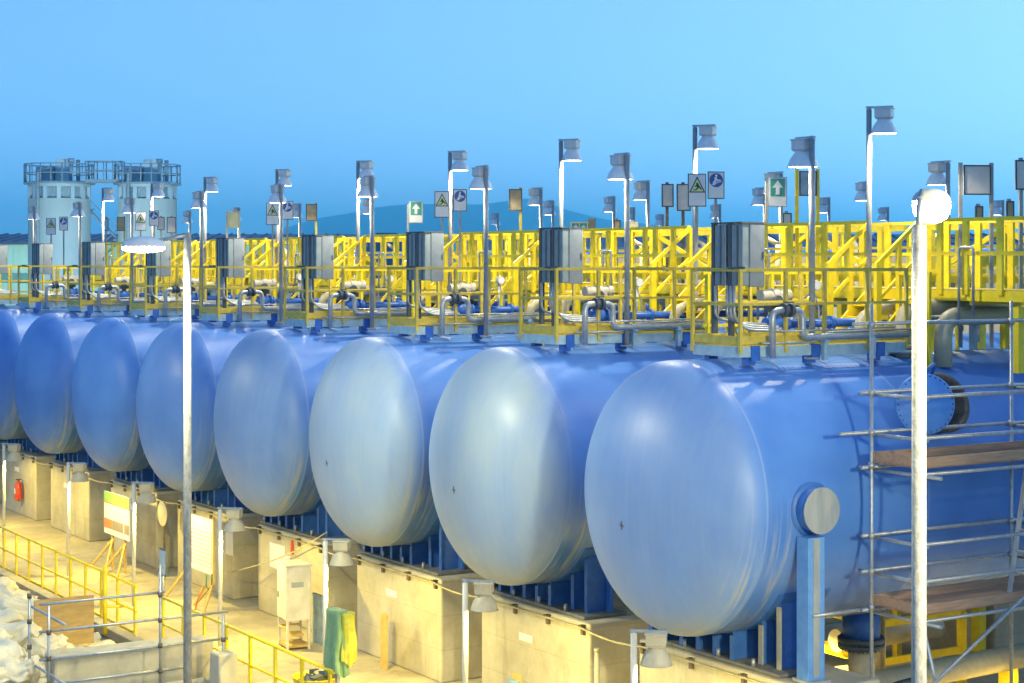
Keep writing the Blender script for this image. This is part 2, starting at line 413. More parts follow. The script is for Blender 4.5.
def make_tank(k):
    t = thing('storage_tank', tank_label[k], 'storage tank', (0, yc(k), AX), 0, 'row of blue horizontal storage tanks')
    sh = tank_shell().build('shell', M['tank'], t); q = {8: .34, 7: .82, 6: .72, 5: .42, 4: .16}.get(k, .04); sh.color = (q, q, q, 1)  # end paleness per tank follows the lamp light, painted in
    zb = 1.92 - AX + .002
    sd = MB()
    pts = [(0, 1.42, zb + .05), (0, 1.42, -1.40)]
    for i in range(21):
        a = rad(-45 - 90 * i / 20); pts.append((0, 2.01 * math.cos(a), 2.01 * math.sin(a)))
    pts += [(0, -1.62, -1.18), (0, -1.62, zb + .05)]
    sd.poly([(16.98, p[1], p[2]) for p in pts], (.05, 0, 0))
    sd.build('saddle', M['tankflat'], t); sd = MB(); sd.box((16.82, -.1, zb + .025), (.84, 3.2, .045)); sd.build('base_plate', M['basepl'], t)
    rib_set(t, [-.6, -.2, .2, .6, 1.0, 1.38], 16.46, 16.97, zb + .05, M['tankflat'])
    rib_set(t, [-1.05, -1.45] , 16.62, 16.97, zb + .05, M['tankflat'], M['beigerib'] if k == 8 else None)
    wr = MB(); arc = []
    for i in range(25):
        a = rad(-38 - 104 * i / 24); arc.append((2.018 * math.cos(a), 2.018 * math.sin(a)))
    wr.poly([(16.50, *p) for p in arc] + [(16.50, *(1.985 / 2.018 * c for c in p)) for p in arc[::-1]], (.95, 0, 0)); wr.build('wear_plate', M['tankflat'], t)
    ab = MB()
    for dy in (-1.2, -.4, .4, 1.2): ab.cyl((16.43, dy + .1, zb + .045), (16.43, dy + .1, zb + .16), .03, n=6)
    ab.split('anchor_bolt', M['galv'], t)
    s2 = MB(); s2.box((26.4, 0, -2.05), (.5, 3, .64)); s2.build('rear_saddle', M['tankflat'], t)
    lug = MB(); lug.poly([(SEAM + 1.2, -.02, 1.98), (SEAM + 1.45, -.02, 1.98), (SEAM + 1.38, -.02, 2.12), (SEAM + 1.26, -.02, 2.12)], (0, .04, 0)); lug.build('lifting_lug', M['tankflat'], t)
    return t
tanks = {k: make_tank(k) for k in KS}

def make_pier(k):
    y0, y1 = (-2.45, 1.5) if k == 8 else (-2.0, 1.4)
    t = thing('concrete_pier', 'grey concrete pier carrying the front end of the ' + pos(k), 'pier', (0, yc(k), 0), 0, 'concrete piers under the front of the tanks')
    b = MB(); b.box((16.95, (y0 + y1) / 2, .955), (1.3, y1 - y0, 1.91)); b.build('wall', M['concrete'], t, bevel=.035)
    c = MB()
    n = 4
    for i in range(n):
        y = y0 + .15 + (y1 - y0 - .3) * i / (n - 1)
        c.box((16.27, y, 1.80), (.055, .07, .16)); c.box((16.25, y, 1.87), (.1, .1, .02))
    c.split('cable_clip', M['rust'], t)
    p = MB(); p.box((16.29, y0 + 1.9, 1.36), (.016, .42, .13)); p.build('label_plate', M['sgwhite'], t)
    return t
piers = {k: make_pier(k) for k in KS}
rp0 = None
for k in KS:
    if rp0 is None:
        b = MB(); b.box((0, 0, .955), (1.3, 3.3, 1.91)); rp0 = b.build('rear_pier', M['concrete'], None, (26.5, yc(k), 0), .03); o = rp0
    else:
        o = rp0.copy(); COL.objects.link(o); o.location.y = yc(k)
    tag(o, 'concrete pier in the shade under the rear end of the ' + pos(k), 'pier', 'rear concrete piers')

def head_point(px, py, k):
    best = None
    for i in range(4, 90):
        t = rad(i)
        for j in range(0, 360, 2):
            a = rad(j); p = Vector((SEAM - .92 * math.cos(t), R * math.sin(t) * math.cos(a) + yc(k), AX + R * math.sin(t) * math.sin(a)))
            d = dep(p.x, p.y); u = 512 + FPX * (p.x * CT - p.y * ST) / d; v = HOR + FPX * (CAMZ - p.z) / d
            e = (u - px) ** 2 + (v - py) ** 2 + d * .05
            if best is None or e < best[0]: best = (e, p, Vector((-math.cos(t) / .92, math.sin(t) * math.cos(a) / R, math.sin(t) * math.sin(a) / R)).normalized())
    return best[1], best[2]
for k, px, py in ((8, 621, 526), (7, 454, 490), (6, 327, 463)):
    p, n = head_point(px, py, k); q = n.to_track_quat('Z', 'Y').to_matrix().to_4x4()
    b = MB(); b.box((0, 0, 0), (.10, .016, .008)).box((0, .034, 0), (.016, .052, .008)).box((0, -.034, 0), (.016, .052, .008))
    bmesh.ops.transform(b.bm, matrix=Matrix.Translation(p - Vector((0, yc(k), AX)) + n * .005) @ q, verts=b.bm.verts); b.build('survey_cross', M['rust'], tanks[k])

# cable strung along the top of the piers
pts = []
for k in [8, 7, 6, 5, 4, 3, 2, 1, 0]:
    y0, y1 = yc(k) - 1.85, yc(k) + 1.25
    for i in range(5): pts.append((16.22, y0 + (y1 - y0) * i / 4, 1.84))
    if k:
        y2 = yc(k - 1) - 1.85
        for i in range(1, 5):
            t = i / 5; pts.append((16.22, y1 + (y2 - y1) * t, 1.84 - .06 * math.sin(PI * t)))
tag(MB().tube(pts, .018, 6).build('cable', mat('cable_sheath', (.42, .38, .22), .6)), 'long thin cable clipped along the tops of all the concrete piers', 'cable')
tag(MB().tube([(15.9, onx(232, 15.9), zat(572, 15.9, onx(232, 15.9)))] + [(16.05, onx(255 + 18 * i, 16.05), zat(566 - 8.5 * i + 1.1 * i * (4 - i) * .9, 16.05, onx(255 + 18 * i, 16.05))) for i in range(5)], .014, 6).build('cable', mat('cable_cream', (.62, .55, .30), .6)),
    'loose cream cable sagging across the gap above the tall white cabinet', 'cable')

# extra fittings of the nearest tank
T8 = tanks[8]; Y8 = yc(8)
tr = MB(); tr.cyl((16.73, -1.9, 0), (16.73, -2.19, 0), .31, n=32); tro = tr.build('trunnion', M['tankflat'], T8, bevel=.01)
tr = MB(); tr.cyl((16.73, -2.19, 0), (16.73, -2.22, 0), .325, n=32); tr.build('trunnion_cap', M['stain'], tro, bevel=.008)
pd = MB(); pd.lathe([(.38, -1.9), (.38, -2.0), (.31, -2.02)], (16.73, 0, 0), 'Y', 32, True, False)
pd.build('trunnion_pad', M['tankflat'], T8)
co = MB(); co.box((16.62, -2.10, (1.97 - AX - .36) / 2 - .0), (.30, .24, -(1.97 - AX) - .36)); co.build('trunnion_column', mat('column_paint', (.13, .32, .66), .5, col2=(.10, .26, .58)), T8, bevel=.006)
cs = MB(); cs.box((16.62, -2.223, -1.33), (.12, .006, 1.9)); cs.build('dirt_streak', M['stain'], T8)
cb = MB(); cb.box((16.62, -2.12, 1.948 - AX), (.34, .40, .045)); cb.build('column_base', M['stain'], T8)
for dx in (-.2, .2):
    pass
nz = MB(); nz.cyl((19.27, -.25, -1.9), (19.27, -.25, -2.42), .29, n=28); nz.build('bottom_nozzle', M['tankflat'], T8)
nf = MB(); nf.cyl((19.27, -.25, -2.36), (19.27, -.25, -2.43), .36, n=32).cyl((19.27, -.25, -2.45), (19.27, -.25, -2.52), .36, n=32)
for i in range(28):
    a = 2 * PI * i / 28; nf.cyl((19.27 + .325 * math.cos(a), -.25 + .325 * math.sin(a), -2.34), (19.27 + .325 * math.cos(a), -.25 + .325 * math.sin(a), -2.55), .014, n=6)
nf.build('nozzle_flange', M['dark'], T8)
# manway: neck ring leaning out of the shell, cover swung open in front of it
mw = thing('x', '', ''); bpy.data.objects.remove(mw)
def disc_frame(c, nrm):
    nrm = Vector(nrm).normalized(); q = nrm.to_track_quat('Z', 'Y').to_matrix().to_4x4(); return Matrix.Translation(c) @ q
def lathe_at(prof, c, nrm, name, m, parent, n=40, caps=False, smooth=True):
    b = MB(); b.lathe(prof, (0, 0, 0), 'Z', n, smooth, caps); bmesh.ops.transform(b.bm, matrix=disc_frame(c, nrm), verts=b.bm.verts)
    return b.build(name, m, parent)
mn = (-.12, -.92, .34)
mc = Vector((19.36, -1.82, 1.34))
lathe_at([(.40, -.75), (.40, .05), (.455, .05), (.455, .11), (.37, .11), (.37, -.7)], mc, mn, 'manway_neck', M['rust'], T8)
lathe_at([(.01, -.68), (.38, -.68)], mc, mn, 'manway_throat', M['dark'], T8)
cn = (-.42, -.90, .06); cc = Vector((18.60, -2.28, 1.40))
lathe_at([(.02, -.035), (.435, -.035), (.44, -.02), (.44, .03), (.425, .042), (.02, .042)], cc, cn, 'manway_cover', mat('lit_cover_paint', (.10, .30, .74), .45, col2=(.08, .25, .66)), T8, caps=True)  # brighter blue stands in for lamp light on the cover
fm = disc_frame(cc, cn); bb = MB()
for i in range(32):
    a = 2 * PI * i / 32; b0 = fm @ Vector((.405 * math.cos(a), .405 * math.sin(a), .04)); b1 = fm @ Vector((.405 * math.cos(a), .405 * math.sin(a), .046)); bb.cyl(b0, b1, .013, n=8)
bb.split('bolt', M['dark'], T8)
dv = MB(); dv.tube(bend([mc + Vector((-.1, .1, .3)), mc + Vector((-.30, -.2, .62)), cc + Vector((0, 0, .46))], .1), .028); dv.build('manway_davit', M['tankflat'], T8)

# ------------------------------------------------------------------ platforms on the tanks
def make_platform():
    t = thing('access_platform', '', 'platform', (0, yc(8), 0), 0, 'railed platforms on the tank tops')
    x0, x1, y0, y1, zd = 16.5, 19.76, -.72, .40, 6.52
    fr = MB(); fr.box(((x0 + x1) / 2, y0 + .03, 6.42), (x1 - x0, .06, .15)).box(((x0 + x1) / 2, y1 - .03, 6.42), (x1 - x0, .06, .15)).box((x0 + .03, (y0 + y1) / 2, 6.42), (.06, y1 - y0 - .13, .15)).box((x1 - .03, (y0 + y1) / 2, 6.42), (.06, y1 - y0 - .13, .15))
    for x in (17.3, 18.2, 19.0): fr.box((x, (y0 + y1) / 2, 6.42), (.05, y1 - y0 - .13, .10))
    fr.split('base_beam', M['frame'], t)
    ft = MB()
    for x in (16.75, 17.9, 19.2):
        for y in (y0 + .12, y1 - .12): ft.box((x, y, 6.285), (.16, .12, .12))
        ft.box((x + .02, y0 - .012, 6.40), (.16, .02, .22))
    ft.split('foot_bracket', M['bluepipe'], t)
    dk = MB()
    for i in range(38):
        x = x0 + .05 + (x1 - x0 - .1) * i / 37; dk.box((x, (y0 + y1) / 2, 6.512), (.012, y1 - y0 - .1, .03))
    for y in (y0 + .06, -.45, -.17, .12, y1 - .06): dk.box(((x0 + x1) / 2, y, 6.5), (x1 - x0 - .06, .012, .022))
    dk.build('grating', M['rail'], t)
    tp = MB(); tp.box(((x0 + x1) / 2, y0 + .005, 6.59), (x1 - x0, .012, .12)).box(((x0 + x1) / 2, y1 - .005, 6.59), (x1 - x0, .012, .12)).box((x0 + .005, (y0 + y1) / 2, 6.59), (.012, y1 - y0 - .03, .12))
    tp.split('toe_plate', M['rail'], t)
    P = [(x0, y1), (x0, y0), (17.35, y0), (18.1, y0), (18.95, y0), (x1, y0)]
    P2 = [(17.6, y1), (18.6, y1)]
    for (x, y) in P + P2:
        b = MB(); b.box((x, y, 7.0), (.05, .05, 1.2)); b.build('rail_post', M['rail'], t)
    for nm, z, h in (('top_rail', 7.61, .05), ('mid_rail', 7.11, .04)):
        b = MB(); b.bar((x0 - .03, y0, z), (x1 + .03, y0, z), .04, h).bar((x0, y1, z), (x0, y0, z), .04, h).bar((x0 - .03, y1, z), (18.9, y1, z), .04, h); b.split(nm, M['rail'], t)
    sg = MB(); sg.tube(bend([(x0 - .05, y0 + .1, 7.63), (x0 - .25, y0 - .0, 7.64), (x0 - .25, y0 - .4, 7.64)], .08), .02, 6); sg.build('gate_latch', M['dark'], t)
    return t
pf = make_platform()
def make_cabinet():
    t = thing('electrical_cabinet', '', 'cabinet', (16.9, yc(8), 6.53), 0, 'grey electrical cabinets on the tank tops')
    for (x, y) in ((-.18, -.42), (-.18, .30), (.16, -.42), (.16, .30)):
        pass
    # two narrow housings side by side on channel posts, wide door face towards the aisle end
    for y in (-.06, .34):
        b = MB(); b.box((.14, y, 1.30), (.14, .26, .92)); hs = b.build('housing', M['cab'], t, bevel=.01)
        b = MB(); b.box((.10, y + .17, .90), (.08, .06, 1.76)); b.build('support_post', M['dark'], t)
        b = MB(); b.box((.066, y - .02, 1.30), (.010, .03, .88)); b.build('hinge_strip', M['dark'], hs)
    b = MB(); b.box((.345, -.19, 1.30), (.28, .022, .95)); cdoor = b.build('door', M['cabside'], t, bevel=.006)
    b = MB(); b.box((.27, .16, 1.30), (.12, .66, .80)); b.build('back_box', M['cab'], t)
    b = MB(); b.box((.45, -.204, 1.30), (.03, .012, .10)); b.build('door_handle', M['dark'], cdoor)
    b = MB(); b.box((.27, .16, 1.782), (.46, .74, .02)); b.build('rain_hood', M['dark'], t)
    b = MB()
    for i, y in enumerate((-.08, .0, .08, .36)):
        b.tube(bend([(0, y, .84), (0, y, .35), (.25 + .06 * i, y, .18 + .03 * i), (.9, y - .1, .15 + .03 * i)], .12), .022, 8)
    b.split('conduit', M['galv'], t)
    return t
cb0 = make_cabinet()
def make_valve():
    t = thing('motor_valve', '', 'valve', (18.25, yc(8) + .62, 6.2), 0, 'motorised valves on the tank tops')
    b = MB(); b.lathe([(.01, -.15), (.09, -.14), (.15, -.07), (.16, 0), (.15, .07), (.09, .14), (.01, .15)], (0, 0, .56), 'Z', 20); b.cyl((0, 0, .1), (0, 0, .5), .08); b.cyl((-.17, 0, .56), (.2, 0, .56), .1, n=16).cyl((.15, 0, .56), (.19, 0, .56), .15, n=18); b.build('valve_body', M['bluepipe'], t)
    b = MB(); b.cyl((0, 0, .68), (0, 0, .88), .07, n=12).box((0, 0, .80), (.22, .2, .1)); b.build('gearbox', M['dark'], t)
    b = MB(); b.cyl((-.27, 0, 1.0), (.27, 0, 1.0), .095, n=18).cyl((-.06, 0, 1.0), (.06, 0, 1.0), .115, n=18).cyl((.2, 0, 1.0), (.3, 0, 1.0), .11, n=18).box((0, -.1, .93), (.22, .12, .12)); b.build('actuator', M['cream'], t, bevel=.004)
    b = MB(); b.lathe([(.085, -.012), (.1, 0), (.085, .012)], (-.05, -.17, .92), 'Y', 14); b.build('handwheel', M['dark'], t)
    return t
vl0 = make_valve()
def make_blue_pipe():
    t = thing('blue_pipe', '', 'pipe', (0, yc(8) + .62, 0), 0, 'blue water pipes along the tank tops')
    b = MB(); b.cyl((18.45, 0, 6.76), (23.6, 0, 6.76), .068, n=16); b.build('pipe_run', M['bluepipe'], t)
    b = MB()
    for x in (18.47, 19.4, 21.3): b.cyl((x, 0, 6.76), (x + .05, 0, 6.76), .115, n=18)
    b.split('flange', M['bluepipe'], t)
    b = MB()
    for x in (19.0, 20.0, 22.6): b.box((x, 0, 6.44), (.10, .10, .52)).box((x, 0, 6.68), (.12, .22, .03))
    b.split('pipe_support', M['frame'], t)
    return t
bp0 = make_blue_pipe()
def make_grey_pipe():
    t = thing('grey_pipe', '', 'pipe', (0, yc(8) - .86, 0), 0, 'thin grey looped pipes in front of the platforms')
    b = MB(); b.tube(bend([(16.98, 0, 6.34), (16.98, 0, 7.02), (17.55, 0, 7.02), (17.55, 0, 6.62), (19.7, .05, 6.62)], .13), .05, 12); b.build('pipe_run', M['galv'], t)
    b = MB(); b.cyl((17.17, 0, 7.02), (17.23, 0, 7.02), .10, n=16).cyl((17.29, 0, 7.02), (17.35, 0, 7.02), .10, n=16).cyl((17.23, 0, 7.02), (17.29, 0, 7.02), .07, n=16).cyl((17.26, 0, 7.02), (17.26, 0, 7.13), .03).box((17.26, -.05, 7.14), (.16, .03, .02)); b.build('hand_valve', M['dark'], t)
    b = MB(); b.tube(bend([(16.8, .02, 6.55), (17.7, .02, 6.54), (18.1, .02, 6.68), (19.9, .06, 6.70)], .1), .018, 6); b.tube(bend([(17.1, -.02, 6.72), (18.4, -.02, 6.72), (19.4, .0, 6.74)], .1), .014, 6); b.split('conduit', M['galv'], t)
    b = MB()
    for x in (18.0, 18.95): b.box((x, .02, 6.44), (.07, .07, .34)).box((x, .02, 6.56), (.10, .18, .02))
    b.split('pipe_support', M['frame'], t)
    return t
gp0 = make_grey_pipe()
def make_beige_pipe():
    t = thing('beige_pipe', '', 'pipe', (0, yc(8) - .35, 0), 0, 'fat beige pipes passing under the catwalk')
    b = MB(); b.tube(bend([(20.05, 0, 6.24), (20.05, 0, 7.02), (24.8, 0, 7.02), (24.8, 0, 4.0)], .34, 8), .135, 18); b.build('pipe_run', M['beige'], t)
    b = MB(); b.cyl((20.05, 0, 6.3), (20.05, 0, 6.36), .23, n=20).cyl((20.05, 0, 6.38), (20.05, 0, 6.44), .23, n=20).cyl((22.6, 0, 7.02), (22.66, 0, 7.02), .22, n=20).cyl((22.68, 0, 7.02), (22.74, 0, 7.02), .22, n=20); b.split('flange', M['galv'], t)
    b = MB(); b.tube(bend([(19.6, .5, 6.3), (19.6, .5, 6.85), (20.3, .5, 7.05), (23.4, .5, 7.05)], .2), .09, 12); b.build('branch_pipe', M['beige'], t)
    return t
bg0 = make_beige_pipe()
def make_stair():
    t = thing('yellow_stair', '', 'stair', (0, yc(8) + .56, 0), 0, 'short yellow stairs up to the catwalk')
    for y in (-.56, .56):
        b = MB(); b.bar((19.78, y, 6.42), (20.70, y, 7.17), .05, .20); b.build('stringer', M['yellow'], t)
        b = MB(); b.bar((19.82, y, 7.68), (20.72, y, 8.37), .055, .065); b.bar((19.85, y, 6.5), (19.85, y, 7.70), .11, .07); b.bar((20.30, y, 6.9), (20.30, y, 8.06), .08, .06); b.split('handrail', M['yellow'], t)
        b = MB(); b.bar((19.84, y, 7.12), (20.70, y, 7.80), .045, .05); b.build('mid_rail', M['yellow'], t)
    for i in range(3):
        b = MB(); b.box((19.98 + .25 * i, 0, 6.62 + .2 * i), (.24, 1.06, .035)); b.build('tread', M['yellow'], t)
    return t
st0 = make_stair()
def make_catwalk():
    t = thing('catwalk_section', '', 'catwalk', (0, yc(8), 0), 0, 'yellow raised catwalk sections behind the platforms')
    y0, y1 = -2.419, 2.416
    x0, x1 = 20.72, 21.95
    b = MB(); b.box((x0 + .03, 0, 7.20), (.06, y1 - y0 - .01, .16)).box((x1 - .03, 0, 7.20), (.06, y1 - y0 - .01, .16))
    for i in range(5): b.box(((x0 + x1) / 2, y0 + .3 + i * 1.05, 7.14), (x1 - x0 - .13, .06, .16))
    b.split('deck_beam', M['yellow'], t)
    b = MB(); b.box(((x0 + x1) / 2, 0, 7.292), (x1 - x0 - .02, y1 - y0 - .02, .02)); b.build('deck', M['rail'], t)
    opening = (-.10, 1.22)
    rp = random.Random(5)
    ys = [-2.30, -1.75, -1.05, -.50, -.02, 1.14, 1.62, 2.2]
    for y in ys:
        b = MB(); b.box((x0 - .02, y, 7.80), (.05, .11, 1.16)); b.build('rail_post', M['yellow'], t)
    for y in [-2.2, -1.5, -.8, -.1, .6, 1.3, 2.0]:
        b = MB(); b.box((x1 + .02, y, 7.80), (.05, .12, 1.16)); b.build('rail_post', M['yellow'], t)
    for nm, z in (('top_rail', 8.385), ('mid_rail', 7.86)):
        b = MB(); b.bar((x0 - .02, y0, z), (x0 - .02, -.02, z), .06, .055).bar((x0 - .02, 1.14, z), (x0 - .02, y1, z), .06, .055).bar((x1 + .02, y0, z), (x1 + .02, y1, z), .06, .055); b.split(nm, M['yellow'], t)
    # landing frame rising beyond the deck with its cross braces
    for (x, y) in ((22.9, -1.7), (22.9, .2), (22.9, 1.9)):
        b = MB(); b.box((x, y, 7.1), (.10, .12, 2.5)); b.build('column', M['yellow'], t)
    b = MB(); b.bar((22.9, -2.3, 8.33), (22.9, 2.3, 8.33), .07, .10).bar((22.9, -2.3, 7.45), (22.9, 2.3, 7.45), .07, .16); b.split('beam', M['yellow'], t)
    b = MB(); b.bar((22.88, -1.7, 7.5), (22.88, .2, 8.28), .05, .09).bar((22.88, 1.9, 7.5), (22.88, .2, 8.28), .05, .09).bar((x1 + .05, -2.1, 7.9), (22.9, -2.1, 7.5), .05, .08); b.split('brace', M['yellow'], t)
    for (x, y) in ((x0 + .1, -2.0), (x0 + .1, .0), (x0 + .1, 1.9), (x1 - .1, -1.0), (x1 - .1, 1.3)):
        b = MB(); b.box((x, y, 6.55), (.12, .12, 1.0)); b.build('leg', M['yellow'], t)
    b = MB(); b.tube(bend([(20.60, -1.30, 6.9), (20.60, -1.30, 7.95), (20.60, -1.0, 7.95), (20.60, -1.0, 6.7)], .06), .022, 8); b.build('vent_pipe', M['galv'], t)
    b = MB(); b.box((20.66, .5, 6.95), (.05, 1.2, .16)); b.split('toe_plate', M['yellow'], t)
    return t
cw0 = make_catwalk()
def place(proto, k, label, first=[]):
    o = proto if proto not in first else copy_tree(proto)
    first.append(proto)
    o.location.y += yc(k) - yc(8) if o is proto else 0
    if o is not proto: o.location.y = base_y[proto.name] + yc(k) - yc(8)
    o['label'] = label; return o
base_y = {o.name: o.location.y for o in (pf, cb0, vl0, bp0, gp0, bg0, st0, cw0)}
for k in KS:
    i = 8 - k
    nth = 'the nearest, scaffolded tank' if i == 0 else 'the ' + pos(k)
    place(pf, k, 'railed grating platform on top of ' + nth)
    place(cb0, k, 'grey twin electrical cabinet on the platform of ' + nth)
    if i < 8: place(vl0, k, 'motorised valve with white actuator on top of ' + nth)
    if i < 8: place(bp0, k, 'straight blue flanged pipe lying along the top of ' + nth)
    if i < 8: place(gp0, k, 'thin grey looped pipe beside the platform of ' + nth)
    if i < 8: place(bg0, k, 'fat beige elbow pipe behind the platform of ' + nth)
    if i < 8: place(st0, k, 'short yellow stair behind the platform of ' + nth)
    place(cw0, k, 'bright yellow catwalk section with many posts behind ' + nth)

t = thing('beige_pipe', 'fat beige elbow pipe right of the glaring street lamp', 'pipe', (0, 20.2, 0), 0, 'fat beige pipes passing under the catwalk')
b = MB(); b.tube(bend([(20.42, 0, 6.1), (20.42, 0, 6.88), (24.6, 0, 6.88)], .34, 8), .14, 18); b.build('pipe_run', M['beige'], t)
b = MB(); b.cyl((22.3, 0, 6.88), (22.36, 0, 6.88), .22, n=20).cyl((22.38, 0, 6.88), (22.44, 0, 6.88), .22, n=20); b.split('flange', M['galv'], t)
def make_low_rail():
    t = thing('tank_guardrail', '', 'guardrail', (0, yc(8), 0), 0, 'low yellow guardrails on the tank tops')
    P = [(20.1, -.85, 6.1), (20.1, -.2, 6.2), (20.1, 1.45, 6.0), (20.1, 2.1, 5.8), (18.9, 1.45, 6.0), (17.6, 1.45, 6.0)]
    for x, y, z in P:
        b = MB(); b.box((x, y, (z + 7.55) / 2), (.05, .08, 7.55 - z)); b.build('post', M['yellow'], t)
    for z in (7.55, 7.10, 6.72):
        b = MB(); b.bar((20.1, -.9, z), (20.1, -.15, z), .05, .05).bar((20.1, 1.40, z), (20.1, 2.35, z), .05, .05).bar((17.5, 1.45, z), (20.05, 1.45, z), .045, .045); b.split('rail', M['yellow'], t)
    b = MB(); b.bar((18.9, 1.47, 6.3), (20.1, 1.47, 7.5), .04, .06); b.split('brace', M['yellow'], t)
    return t
lr = make_low_rail(); ly = lr.location.y
def make_back_rail():
    t = thing('back_guardrail', '', 'guardrail', (24.3, yc(8), 0), 0, 'tall yellow guardrails beyond the catwalk')
    for i in range(8):
        b = MB(); b.box((0, -2.2 + i * .62, 7.2), (.05, .07, 2.35)); b.build('post', M['yellow'], t)
    for z in (8.36, 8.0, 7.62, 7.0): b = MB(); b.bar((0, -2.4, z), (0, 2.4, z), .045, .05); b.build('rail', M['yellow'], t)
    for y in (-1.6, .9): b = MB(); b.cyl((.35, y, 5.5), (.35, y, 8.1), .06, n=10).cyl((.35, y, 8.1), (.35, y + .4, 8.25), .05, n=8); b.build('riser', M['beige'], t)
    return t
br = make_back_rail(); by = br.location.y
for k in KS:
    o = lr if k == 8 else copy_tree(lr); o.location.y = ly + yc(k) - yc(8)
    o['label'] = 'low yellow guardrail between platform and catwalk on ' + ('the nearest, scaffolded tank' if k == 8 else 'the ' + pos(k))
    o = br if k == 8 else copy_tree(br); o.location.y = by + yc(k) - yc(8)
    o['label'] = 'tall yellow guardrail beyond the catwalk behind ' + ('the nearest, scaffolded tank' if k == 8 else 'the ' + pos(k))
def make_gauge():
    t = thing('instrument_stand', '', 'instrument', (19.35, yc(8) + .95, 6.2), 0, 'instrument stands on the tank tops')
    b = MB(); b.cyl((0, 0, 0), (0, 0, 1.25), .025, n=8).box((0, 0, .02), (.16, .16, .03)); b.build('post', M['galv'], t)
    b = MB(); b.cyl((0, -.10, 1.15), (0, .0, 1.15), .085, n=16).box((0, .03, 1.15), (.09, .06, .12)); b.build('gauge', M['cream'], t)
    b = MB(); b.cyl((0, -.106, 1.15), (0, -.10, 1.15), .07, n=16); b.build('dial', M['sgwhite'], t)
    b = MB(); b.tube(bend([(.02, 0, 1.05), (.12, 0, .8), (.12, 0, .3), (.5, -.1, .25), (1.1, -.1, .25)], .08), .014, 6); b.tube(bend([(-.02, 0, 1.05), (-.25, .05, .9), (-.25, .05, .2)], .08), .012, 6); b.split('tubing', M['galv'], t)
    b = MB(); b.box((-.28, .05, .65), (.14, .1, .22)); b.build('junction_box', M['cab'], t)
    return t
ga = make_gauge(); gy = ga.location.y
for k in KS[:7]:
    o = ga if k == 8 else copy_tree(ga)
    o.location.y = gy + yc(k) - yc(8); o['label'] = 'slim instrument stand with a round gauge on top of ' + ('the nearest, scaffolded tank' if k == 8 else 'the ' + pos(k))

# yellow pipe rack further back, carrying long pipes
def rack(y, label):
    t = thing('pipe_rack', label, 'pipe rack', (0, y, 0), 0, 'yellow pipe rack frames beyond the catwalk')
    for x in (25.6, 27.6):
        b = MB(); b.box((x, 0, 3.9), (.18, .2, 7.8)); b.build('column', M['yellow'], t)
    for z in (6.8, 7.75):
        b = MB(); b.box((26.6, 0, z), (2.4, .16, .18)); b.split('beam', M['yellow'], t)
    return t
for i in range(5):
    rack(24.4 + i * 9.674, 'yellow pipe rack frame behind the catwalk, %s from the right' % (ORD[i] if i else 'first'))
for (x, z, r, m, l) in ((25.9, 7.02, .13, 'beige', 'long fat beige pipe nearest the catwalk on the rack'), (26.4, 6.98, .09, 'galv', 'long grey pipe in the middle of the rack'), (26.9, 7.03, .14, 'beige', 'long fat beige pipe at the far side of the rack'), (26.2, 7.96, .11, 'bluepipe', 'long blue pipe on the upper beams of the rack'), (27.1, 7.94, .09, 'beige', 'slim beige pipe on the upper beams of the rack')):
    tag(MB().cyl((x, 16, z), (x, 62, z), r, n=14).build('rack_pipe', M[m]), l, 'pipe', 'pipes on the rack')

# ------------------------------------------------------------------ lamps on the tank tops
for k in KS:
    nth = pos(k) if k < 8 else 'nearest scaffolded tank'
    zt = 6.28
    i8 = 8 - k; Y = onx([812, 627, 486, 372, 281, 201.5, 132, 80, 34.5][i8], 17.9)
    bell_lamp((17.9, Y, zt), 9.6 - zt, (0, 1), 'grey bell lamp on slim post beside the platform of the ' + nth, 'front bell lamps on the tank tops', 150, WHITE, 'lens', reach=.20, scale=1.1)
    YB = onx([869, 695, 561, 450, 358, 277, 205, 152, 103][i8], 20.55)
    bell_lamp((20.55, YB, 6.1), 10.28 - 6.1, (.55, -.85), 'tall lit bell lamp at the catwalk behind the ' + nth, 'tall bell lamps along the catwalk', 190, WHITE, 'lens', reach=.25)
    YC = onx([948, 781, 648, 541, 452, 372, 300, 239, 190][i8], 24.8)
    bell_lamp((24.8, YC, 5.5), 9.64 - 5.5, (0, 1), 'lit bell lamp beyond the catwalk behind the ' + nth, 'bell lamps beyond the catwalk', 190, WHITE, 'lens')
i = 0
for (px, py) in ((498, 213), (553, 200), (614, 196), (634, 207), (663, 214), (720, 204), (765, 187), (829, 197), (870, 181), (888, 207), (1003, 200)):
    X = 1.64 * (px + 606) / (263 - py)
    Y = onx(px, X)
    words = ['small far', 'partly hidden far', 'far short', 'low far', 'very small far', 'low distant', 'distant tall', 'lone distant', 'tall distant', 'tiny distant', 'far edge'][i]
    place_w = ['left of the brown board', 'right beside a tall catwalk lamp', 'above the cream sign', 'next to the cream sign', 'left of the grey sign backs', 'behind the round blue sign', 'left of the green arrow sign', 'right of the large grey board', 'behind the tallest catwalk lamp', 'just left of the glaring street lamp', 'at the right edge'][i]
    bell_lamp((X, Y, 3.0), 6.64, (.1, 1), words + ' bell lamp ' + place_w, 'distant bell lamps', 60 if i in (2, 6, 8) else 0, WHITE, 'lens')
    i += 1

